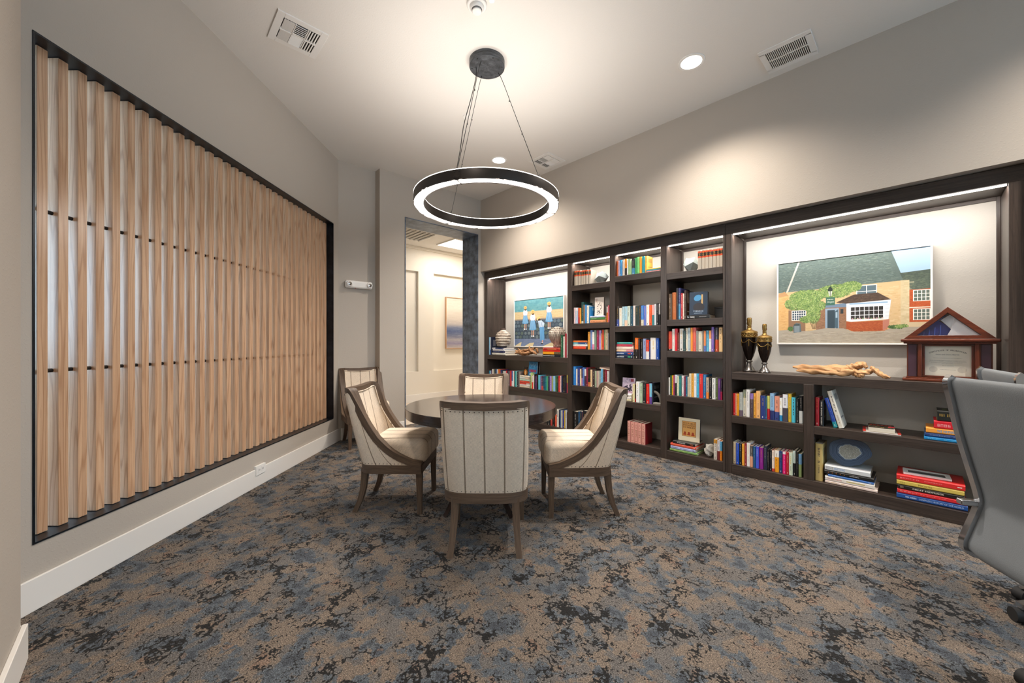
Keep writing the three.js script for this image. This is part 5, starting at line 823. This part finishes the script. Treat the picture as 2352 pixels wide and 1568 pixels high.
    const dk = ['#4c6a3a', '#3c5a30', '#587644'], lt = ['#7c964e', '#8fa85e', '#6b874a', '#a2b474', '#5d7c44'];
    for (const cols of [dk, lt]) { leaf(900, 22, 33, 13, 6, cols); leaf(700, 42, 30, 12, 6, cols); leaf(500, 14, 39, 9, 6, cols); leaf(500, 53, 27, 7, 4.5, cols); leaf(500, 27, 42, 9, 5, cols); leaf(420, 27, 50, 5, 8, cols); leaf(200, 22, 54, 5, 3, cols); }
    leaf(160, 81, 62.5, 5, 1.4, dk); leaf(120, 84, 62, 4, 1.2, lt); leaf(90, 9.5, 62.5, 2, 2, dk); c.strokeStyle = '#6a5138'; c.lineWidth = 0.4; for (let i = 0; i < 5; i++) { c.beginPath(); c.moveTo(26.5 + i * 0.5, 63); c.lineTo(24.5 + i * 1.3, 56); c.stroke(); }
    F('#23302c', [[37.2, 28], [39, 25], [40.8, 28], [40.5, 29.5], [37.5, 29.5]]); F('#c8ccc0', [[37.6, 29.7], [40.4, 29.7], [39.8, 34], [38.2, 34]]); R('#23302c', 38.8, 29.7, 0.4, 4.5); R('#3a6656', 36, 35, 6.3, 7.2); c.fillStyle = '#d8e0d0'; c.font = 'italic 2.1px serif'; c.textAlign = 'center'; c.fillText('Dragon', 39.1, 39.9, 5); for (let i = 0; i < 6; i++) c.fillRect(37 + i * 0.75, 36.6, 0.45, 0.7);
    F('#5c6a70', [[12, 66.5], [11.6, 60], [14, 57], [17.4, 58], [18, 65.5]]); R('#7e8c92', 12.6, 60, 4, 6); R('#33403f', 12.2, 58.4, 4.4, 1);
  });
  framed('village street painting with ivy covered inn in white box frame', 'village_painting', 3.826, 4.768, 1.186, 1.903, 0.05, village, 0.012);
  const girls = canvasTex(1100, 820, (c, W, H) => {
    c.scale(W / 100, H / 75); const R = (col, x, y, w, h) => { c.fillStyle = col; c.fillRect(x, y, w, h); }, E = (col, x, y, a, b, r = 0) => { c.fillStyle = col; c.beginPath(); c.ellipse(x, y, a, b, r, 0, 7); c.fill(); }, F = (col, pts) => { c.fillStyle = col; c.beginPath(); pts.forEach(([x, y], i) => (i ? c.lineTo(x, y) : c.moveTo(x, y))); c.closePath(); c.fill(); };
    R('#5f9aa4', 0, 0, 100, 22); for (let i = 0; i < 500; i++) { c.globalAlpha = 0.25; R(['#6fa8b0', '#4f8c98', '#7fb4b8'][i % 3], rnd() * 100, rnd() * 20, rr(2, 9), rr(1, 4)); } c.globalAlpha = 1;
    R('#c8b288', 0, 19, 100, 13); for (let i = 0; i < 400; i++) { c.globalAlpha = 0.3; R(['#d8c69c', '#b59c70', '#cdb78c'][i % 3], rnd() * 100, rr(19, 31), rr(2, 12), 0.8); } c.globalAlpha = 1; R('#8f8478', 0, 31, 100, 2.4);
    R('#3c4a58', 0, 33, 100, 31); for (let r = 0; r < 5; r++) for (let k = 0; k < 15; k++) { const x = k * 7 + (r % 2) * 3.4 + rr(-0.8, 0.8), y = 36 + r * 6; E(['#5d6e7a', '#526470', '#6b7a80', '#4a5a68', '#5a6a62'][Math.floor(rnd() * 5)], x, y, rr(2.6, 3.4), rr(2.2, 2.8)); }
    R('#6f80a0', 0, 63, 100, 12); for (let i = 0; i < 200; i++) { c.globalAlpha = 0.4; R(['#7f8fae', '#5f7092', '#8a96a8'][i % 3], rnd() * 100, rr(63, 75), rr(3, 9), 0.8); } c.globalAlpha = 1; F('#d8c9a0', [[0, 75], [10, 70], [16, 68], [14, 75]]); F('#d8c9a0', [[22, 75], [33, 70], [43, 69], [40, 75]]); F('#d8c9a0', [[60, 75], [76, 69], [88, 69], [100, 71], [100, 75]]);
    const girl = (x, y, s, bend) => { c.save(); c.translate(x, y); c.scale(s, s); if (bend) c.rotate(-0.12);
      R('#c99a80', -2.6, 25, 1.9, 13); R('#c99a80', 0.9, 25, 1.9, 13); R('#e8ecf0', -2.7, 35, 2, 3); R('#e8ecf0', 0.8, 35, 2, 3); E('#20242c', -1.7, 38.6, 1.7, 0.8); E('#20242c', 1.9, 38.6, 1.7, 0.8);
      F('#5a9ccc', [[-4, 11], [4, 11], [7.4, 26], [0, 27.5], [-7.4, 26]]); for (let i = 0; i < 16; i++) F(['#8fc0e0', '#4a86bc', '#b0d4ea', '#3f7ab4'][i % 4], [[-3.6 + i * 0.46, 12], [-3.2 + i * 0.46, 12], [-6.4 + i * 0.85, 26], [-7 + i * 0.85, 26]]);
      F('#e6ecf2', [[-4, 3], [4, 3], [5.6, 9], [3.6, 12], [-3.6, 12], [-5.6, 9]]); F('#9cc0dc', [[-3, 4], [-2, 4], [3, 11], [2, 11]]); R('#d0a488', -6.4, 8, 1.4, 5); R('#d0a488', 5, 8, 1.4, 5); E('#4a2e20', 0.4, 0.6, 2.4, 3.2); E('#e2bf78', 0, -1.6, 3.9, 2.9); E('#d0a060', 0, -1, 2.2, 1.6); c.restore(); };
    girl(24, 14, 0.92); girl(40, 21.5, 1.03); girl(73, 11, 0.98);
    c.save(); c.translate(55, 33); E('#e2bf78', -3, -1.6, 4.2, 2.4, -0.4); E('#4a2e20', -1.4, 0.4, 2.6, 2); F('#c8dcee', [[-4, 2], [3, 1.4], [9, 6], [7, 14], [-2, 13]]); for (let i = 0; i < 9; i++) F(['#5a86b8', '#e8f0f6'][i % 2], [[-3 + i, 3], [-2.4 + i, 3], [-1 + i, 12], [-2 + i, 12]]); F('#4f96cc', [[-1, 12], [8, 12], [9, 32], [0, 33]]); for (let i = 0; i < 12; i++) F(['#8fc4e8', '#3a7ab8'][i % 2], [[-0.6 + i * 0.7, 13], [-0.2 + i * 0.7, 13], [0.4 + i * 0.72, 32], [0 + i * 0.72, 32]]); R('#d0a090', 4, 32, 2, 5); E('#f0f0f0', 4.6, 36.6, 1.8, 0.8); E('#20242c', 4, 37.6, 2.4, 0.9); c.restore();
  });
  framed('painting of four girls in blue dresses at a stone wall', 'girls_painting', 0.345, 1.32, 1.128, 1.832, 0.045, girls, 0.012);
}

// ---------------------------------------------------------------- round table
{
  const t = thing('round_table', 'round dark espresso table with a thick rim and pedestal', 'table', [2.48, 0, 1.986]);
  const R = 0.547, y1 = 0.735, th = 0.066;
  const top = new THREE.CylinderGeometry(R - 0.002, R - 0.002, 0.01, 96), p = top.attributes.position, uv = top.attributes.uv; for (let i = 0; i < p.count; i++) uv.setXY(i, p.getX(i), p.getZ(i));
  part('top', at(top, 0, y1 - 0.005, 0), M.tableWood, t);
  const rim = lathe([[0, y1 - th], [R - 0.003, y1 - th], [R, y1 - th + 0.003], [R, y1 - 0.004], [R - 0.002, y1 - 0.0015], [R - 0.004, y1 - 0.003]], 96); { const q = rim.attributes.uv; for (let i = 0; i < q.count; i++) q.setXY(i, q.getY(i) * 0.2, q.getX(i) * 3.4); } part('rim', rim, M.tableWood, t);
  part('column', lathe([[0.0, 0.2], [0.07, 0.2], [0.075, 0.22], [0.068, 0.3], [0.07, 0.55], [0.11, 0.64], [0.2, 0.668]], 40), M.tableWood, t);
  for (let k = 0; k < 4; k++) { const a = k * Math.PI / 2, dx = Math.cos(a), dz = Math.sin(a), P = [V(dx * 0.03, 0.27, dz * 0.03), V(dx * 0.14, 0.2, dz * 0.14), V(dx * 0.25, 0.1, dz * 0.25), V(dx * 0.315, 0.012, dz * 0.315)]; part('splayed_foot', sweepRect(P, P.map(() => V(-dz, 0, dx)), P.map(() => V(-dx * 0.7, -0.7, -dz * 0.7).cross(V(-dz, 0, dx))), 0.06, 0.05, (q) => lerp(1, 0.6, q)), M.tableWood, t); }
}
// ---------------------------------------------------------------- upholstered slope-arm chairs
const slopeChair = (() => {
  const g = new THREE.Group(), hw = 0.244, zc = -0.09, bz = 0.152, zF = 0.215, lean = 0.115, n1 = 12, n2 = 26, ex = 2 / 3.4, exT = 2 / 8;
  const yAt = (z) => { const K = [[0.215, 0.352], [0.14, 0.366], [0.079, 0.392], [0.02, 0.42], [-0.043, 0.467], [-0.1, 0.525], [-0.158, 0.604], [-0.205, 0.69], [-0.24, 0.762], [-0.275, 0.835], [-0.297, 0.862], [-0.36, 0.866]]; for (let i = 0; i < K.length - 1; i++) if (z <= K[i][0] && z >= K[i + 1][0]) return lerp(K[i][1], K[i + 1][1], (K[i][0] - z) / (K[i][0] - K[i + 1][0])); return z > 0.2 ? 0.352 : 0.866; };
  // plan path from front right around the back to front left
  const path = (inset, c, B, ex_ = ex) => { const a = []; for (let i = 0; i < n1; i++) a.push([hw - inset, lerp(zF, c, i / n1)]); for (let i = 0; i <= n2; i++) { const f = i / n2 * Math.PI, co = Math.cos(f), si = Math.sin(f); a.push([(hw - inset) * Math.sign(co) * Math.abs(co) ** ex_, c - (B - inset) * Math.abs(si) ** ex_]); } for (let i = n1 - 1; i >= 0; i--) a.push([-(hw - inset), lerp(zF, c, i / n1)]); return a; };
  const Bo = path(0, zc, bz), To = path(0.004, zc - lean, bz - 0.012, exT), Bi = path(0.052, zc + 0.002, bz), Ti = path(0.05, zc - lean, bz - 0.012, exT), N = Bo.length;
  const topY = To.map(([x, z]) => yAt(z) - 0.012 * (1 - Math.min(1, Math.abs(x) / 0.24) ** 2) * (z < -0.3 ? 1 : 0)), len = [0]; for (let i = 1; i < N; i++) len.push(len[i - 1] + Math.hypot(Bo[i][0] - Bo[i - 1][0], Bo[i][1] - Bo[i - 1][1]));
  const mid = len[N - 1] / 2, yR = 0.345, rows = [], rowsI = [], K = 8;
  for (let k = 0; k <= K; k++) { const t = k / K, bulge = Math.sin(t * Math.PI) * 0.006; rows.push(Bo.map(([x, z], i) => { const h = (topY[i] - 0.02 - yR), tt = t; const f = h > 0.02 ? clamp(h / 0.5, 0, 1) : 0; const px = lerp(x, To[i][0], tt), pz = lerp(z, To[i][1], tt); const l = Math.hypot(px, pz + 0.02) || 1; return V(px + px / l * bulge * f, yR + Math.max(0.001, h) * tt, pz + (pz + 0.02) / l * bulge * f); })); }
  const arc = (R) => R.map((r) => { const a = [0]; for (let j = 1; j < r.length; j++) a.push(a[j - 1] + Math.hypot(r[j].x - r[j - 1].x, r[j].z - r[j - 1].z)); const m = (r.length - 1) / 2, c = (a[Math.floor(m)] + a[Math.ceil(m)]) / 2; return a.map((v) => v - c); });
  const arcO = arc(rows); part('outer_upholstery', grid(rows, (i, j, p) => [arcO[i][j] + 0.0555, p.y]), M.linen, g);
  for (let k = 0; k <= K; k++) { const t = k / K; rowsI.push(Bi.map(([x, z], i) => { const yb = Math.min(0.44, topY[i] - 0.03), tt = lerp((yb - yR) / Math.max(0.02, topY[i] - yR), 1, t); return V(lerp(x, Ti[i][0], tt), lerp(yb, topY[i] - 0.012, t), lerp(z, Ti[i][1], tt)); }).reverse()); }
  const arcI = arc(rowsI); part('inner_upholstery', grid(rowsI, (i, j, p) => [arcI[i][j] + 0.0555, p.y + 0.3]), M.linen, g);
  // wooden trim along the slope and over the back
  const pts = To.map(([x, z], i) => V((x + Ti[i][0]) / 2, topY[i] - 0.006, (z + Ti[i][1]) / 2)), sides = [], ups = [];
  for (let i = 0; i < N; i++) { const a = pts[Math.max(0, i - 1)], b = pts[Math.min(N - 1, i + 1)], tg = b.clone().sub(a).normalize(), out = V(To[i][0] - Ti[i][0], 0, To[i][1] - Ti[i][1]).normalize(), up = tg.clone().cross(out).normalize(); if (up.y < 0) up.negate(); sides.push(out); ups.push(up); }
  part('slope_trim', sweepRect(pts, sides, ups, 0.058, 0.042), M.chairWood, g);
  const pip = pts.map((p, i) => p.clone().addScaledVector(sides[i], -0.031).addScaledVector(ups[i], -0.016)).filter((_, i) => i > 3 && i < N - 4);
  part('piping', new THREE.TubeGeometry(new THREE.CatmullRomCurve3(pip), 90, 0.0045, 6), M.linen, g);
  // seat rail
  const rp = path(0.014, zc, bz - 0.002).map(([x, z]) => V(x, 0.315, z)), rs = [], ru = []; for (let i = 0; i < N; i++) { const a = rp[Math.max(0, i - 1)], b = rp[Math.min(N - 1, i + 1)], tg = b.clone().sub(a).normalize(); rs.push(V(-tg.z, 0, tg.x)); ru.push(V(0, 1, 0)); }
  part('seat_rail', merge([sweepRect(rp, rs, ru, 0.034, 0.06), bar(-0.225, 0.285, 0.19, 0.225, 0.345, 0.22, 0.003)]), M.chairWood, g);
  // cushion with a crowned top and rolled front
  const cu = new RoundedBoxGeometry(0.44, 0.165, 0.42, 5, 0.045); { const p = cu.attributes.position; for (let i = 0; i < p.count; i++) { const x = p.getX(i), y = p.getY(i), z = p.getZ(i), c = (1 - (x / 0.23) ** 2) * (1 - (z / 0.25) ** 2); p.setY(i, y > 0 ? y + 0.022 * Math.max(0, c) - 0.0 : y); const wide = z < -0.05 ? 1 - 0.22 * Math.min(1, (-z - 0.05) / 0.16) : 1; p.setX(i, x * (y > 0 ? wide : wide * 0.98)); } cu.computeVertexNormals(); cu.translate(0, 0.428, 0.035); }
  { const p = cu.attributes.position, uv = cu.attributes.uv; for (let i = 0; i < p.count; i++) uv.setXY(i, p.getX(i), p.getZ(i) - p.getY(i)); }
  part('seat_cushion', cu, M.linen, g);
  for (const s of [-1, 1]) {
    const L = (px, sx, w0, w1) => sweepRect(px, px.map(() => V(1, 0, 0)), px.map(() => V(0, 0, 1)), w0, w0, (t) => lerp(1, w1 / w0, t));
    part('front_leg', L([V(s * 0.213, 0.345, 0.196), V(s * 0.214, 0.2, 0.197), V(s * 0.216, 0, 0.2)], 0, 0.044, 0.03), M.chairWood, g);
    part('rear_leg', L([V(s * 0.172, 0.31, -0.2), V(s * 0.174, 0.24, -0.204), V(s * 0.178, 0.16, -0.212), V(s * 0.184, 0.08, -0.232), V(s * 0.192, 0, -0.266)], 0, 0.044, 0.032), M.chairWood, g);
  }
  const nails = [], nail = (p) => { const o = new THREE.OctahedronGeometry(0.0036, 0); o.translate(p.x, p.y, p.z); nails.push(o); };
  { const along = (list, step) => { let acc = 0; for (let i = 1; i < list.length; i++) { const d = list[i].distanceTo(list[i - 1]); let q = step - acc; while (q <= d) { nail(list[i - 1].clone().lerp(list[i], q / d)); q += step; } acc = (acc + d) % step; } };
    along(Bo.map(([x, z], i) => V(x * 1.004, yR + 0.009, z + (z < zc ? -0.002 : 0))).slice(4, N - 4), 0.026);
    along(rows[K].map((p, i) => { const o = sides[i]; return p.clone().addScaledVector(o, 0.001).addScaledVector(ups[i], -0.016); }).slice(5, N - 5), 0.026); }
  part('nail_heads', merge(nails), M.nail, g, 'dark nail heads').userData.kind = 'stuff';
  return g;
})();
{
  const facing = (dx, dz) => Math.atan2(dx, dz);
  const put = (label, x, z, turn) => { const c = slopeChair.clone(); c.name = numbered('upholstered_chair'); scene.add(c); c.position.set(x, 0, z); c.rotation.y = turn; tag(c, label, 'chair', 'striped linen chairs'); };
  put('striped linen chair nearest the camera, seen from behind', 2.857, 2.241, facing(-0.726, -0.688));
  put('striped linen chair at left of the table, facing right', 2.024, 2.395, facing(0.705, -0.709));
  put('striped linen chair at right of the table, facing left', 2.955, 1.495, facing(-0.66, 0.751));
  put('striped linen chair on the far side of the table, facing the camera', 1.9, 1.51, facing(0.735, 0.68));
  put('striped linen chair in the far corner under the emergency light', 0.2, 1.9, facing(0.985, 0.17));
}
// ---------------------------------------------------------------- grey leather meeting chairs (seen from behind)
const meetingChair = (spin) => {
  const g = new THREE.Group(), W = 0.5;
  // side profile (forward s, height h) of the rear face, front edge last
  const rear = [[0.012, 1.075], [0, 1.055], [0.012, 0.98], [0.035, 0.86], [0.062, 0.75], [0.088, 0.645], [0.092, 0.615], [0.082, 0.575], [0.06, 0.51], [0.046, 0.462], [0.05, 0.436], [0.075, 0.418], [0.12, 0.41], [0.22, 0.408], [0.36, 0.415], [0.46, 0.424], [0.5, 0.43]];
  const c2 = new THREE.CatmullRomCurve3(rear.map(([s, h]) => V(0, h, s)), false, 'centripetal'), M1 = 70, pts = c2.getPoints(M1);
  const nrm = pts.map((p, i) => { const a = pts[Math.max(0, i - 1)], b = pts[Math.min(M1, i + 1)], t = b.clone().sub(a).normalize(); return V(0, t.z, -t.y); });   // toward the sitter
  const sheet = (t0, t1, x0, x1, from, to, ribs = 0) => {
    const rowsA = [], rowsB = [], C = 10; for (let i = from; i <= to; i++) { const A = [], B = [], u = (i - from) / (to - from), e = Math.sqrt(Math.max(0, 1 - Math.abs(2 * u - 1) ** 14)), rib = ribs ? Math.abs(Math.sin(u * Math.PI * ribs)) ** 0.5 * 0.012 - 0.012 : 0; for (let j = 0; j <= C; j++) { const v = j / C, x = lerp(x0, x1, v), f = Math.sqrt(Math.max(0, 1 - Math.abs(2 * v - 1) ** 16)) * e; const m = (t0 + t1) / 2, hlf = (t1 - t0) / 2; A.push(pts[i].clone().addScaledVector(nrm[i], m - hlf * f).setX(x)); B.push(pts[i].clone().addScaledVector(nrm[i], m + hlf * f + rib * f).setX(x)); } rowsA.push(A); rowsB.push(B.reverse()); }
    const edge = (k) => grid(rowsA.map((r, i) => k ? [rowsB[i][0], r[C]] : [r[0], rowsB[i][C]]));
    return merge([grid(rowsA, (i, j, p) => [p.x, i * 0.02]), grid(rowsB, (i, j, p) => [p.x, i * 0.02])]);
  };
  const side = M.leather.clone(); side.side = THREE.DoubleSide;
  part('rear_shell', sheet(0.0, 0.022, -W / 2 + 0.012, W / 2 - 0.012, 0, M1), side, g);
  part('front_pad', sheet(0.024, 0.062, -W / 2 + 0.03, W / 2 - 0.03, 2, M1 - 1, 9), side, g);
  for (const s of [-1, 1]) {
    const r = rear.map(([q, h]) => V(s * (W / 2), h, q)).filter((_, i) => [0, 1, 2, 3, 4, 5, 6, 7, 8, 9, 10, 11, 12, 13, 14, 15, 16].includes(i)), cv = new THREE.CatmullRomCurve3(r, false, 'centripetal'), P = cv.getPoints(60), sd = P.map(() => V(1, 0, 0)), up = P.map((p, i) => { const a = P[Math.max(0, i - 1)], b = P[Math.min(60, i + 1)], t = b.clone().sub(a).normalize(); return V(0, t.z, -t.y); });
    part('side_rail', sweepRect(P.map((p, i) => p.clone().addScaledVector(up[i], 0.012)), sd, up, 0.024, 0.03), M.chrome, g, 'polished side rail');
    const arm = [[s * (W / 2), 0.6, 0.1], [s * (W / 2 + 0.03), 0.63, 0.13], [s * (W / 2 + 0.035), 0.655, 0.2], [s * (W / 2 + 0.035), 0.655, 0.36], [s * (W / 2 + 0.03), 0.62, 0.42], [s * (W / 2), 0.46, 0.4]];
    part('arm', tube(arm, 0.012, 36, 10), M.chrome, g, 'polished arm'); part('arm_pad', bar(s * (W / 2 + 0.035) - 0.022, 0.664, 0.19, s * (W / 2 + 0.035) + 0.022, 0.682, 0.38, 0.008), M.rubber, g);
    part('bracket', bar(s * (W / 2 + 0.004) - 0.016, 0.598, 0.04, s * (W / 2 + 0.004) + 0.014, 0.618, 0.09, 0.005), M.chrome, g, 'polished back bracket');
  }
  part('column', merge([at(cyl(0.028, 0.028, 0.2, 18), 0, 0.2, 0.24), at(cyl(0.05, 0.04, 0.06, 20), 0, 0.37, 0.24), bar(-0.12, 0.385, 0.12, 0.12, 0.41, 0.36, 0.006)]), M.chrome, g);
  for (let k = 0; k < 5; k++) { const a = k / 5 * Math.PI * 2 + spin, dx = Math.cos(a), dz = Math.sin(a); const P = [V(dx * 0.02, 0.1, 0.24 + dz * 0.02), V(dx * 0.11, 0.095, 0.24 + dz * 0.11), V(dx * 0.2, 0.07, 0.24 + dz * 0.2)]; const leg = part('base_leg', sweepRect(P, P.map(() => V(-dz, 0, dx)), P.map(() => V(0, 1, 0)), 0.045, 0.03, (t) => lerp(1, 0.7, t)), M.chrome, g); const w = cyl(0.028, 0.028, 0.04, 16); w.rotateZ(Math.PI / 2); w.rotateY(-a); part('caster', at(w, dx * 0.2, 0.028, 0.24 + dz * 0.2), M.rubber, leg); }
  return g;
};
{
  // placed by the far top corner of the back and the facing direction
  const put = (label, cx, cz, fx, fz, lift, spin) => { const L = Math.hypot(fx, fz); fx /= L; fz /= L; const c = meetingChair(spin); c.name = numbered('meeting_chair'); scene.add(c); c.rotation.y = Math.atan2(fx, fz); const sx = fz, sz = -fx;   // local +x in the room
    c.position.set(cx - sx * 0.262, lift, cz - sz * 0.262); tag(c, label, 'chair', 'grey leather meeting chairs'); };
  put('large grey leather meeting chair at the right edge, seen from behind', 4.778, 1.62, 0.856, -0.517, 0, 1.01);
  put('grey leather meeting chair behind the nearer one, before the display case', 4.913, 0.758, 0.99, -0.135, 0, 0.6);
}
renderer.render(scene, camera);
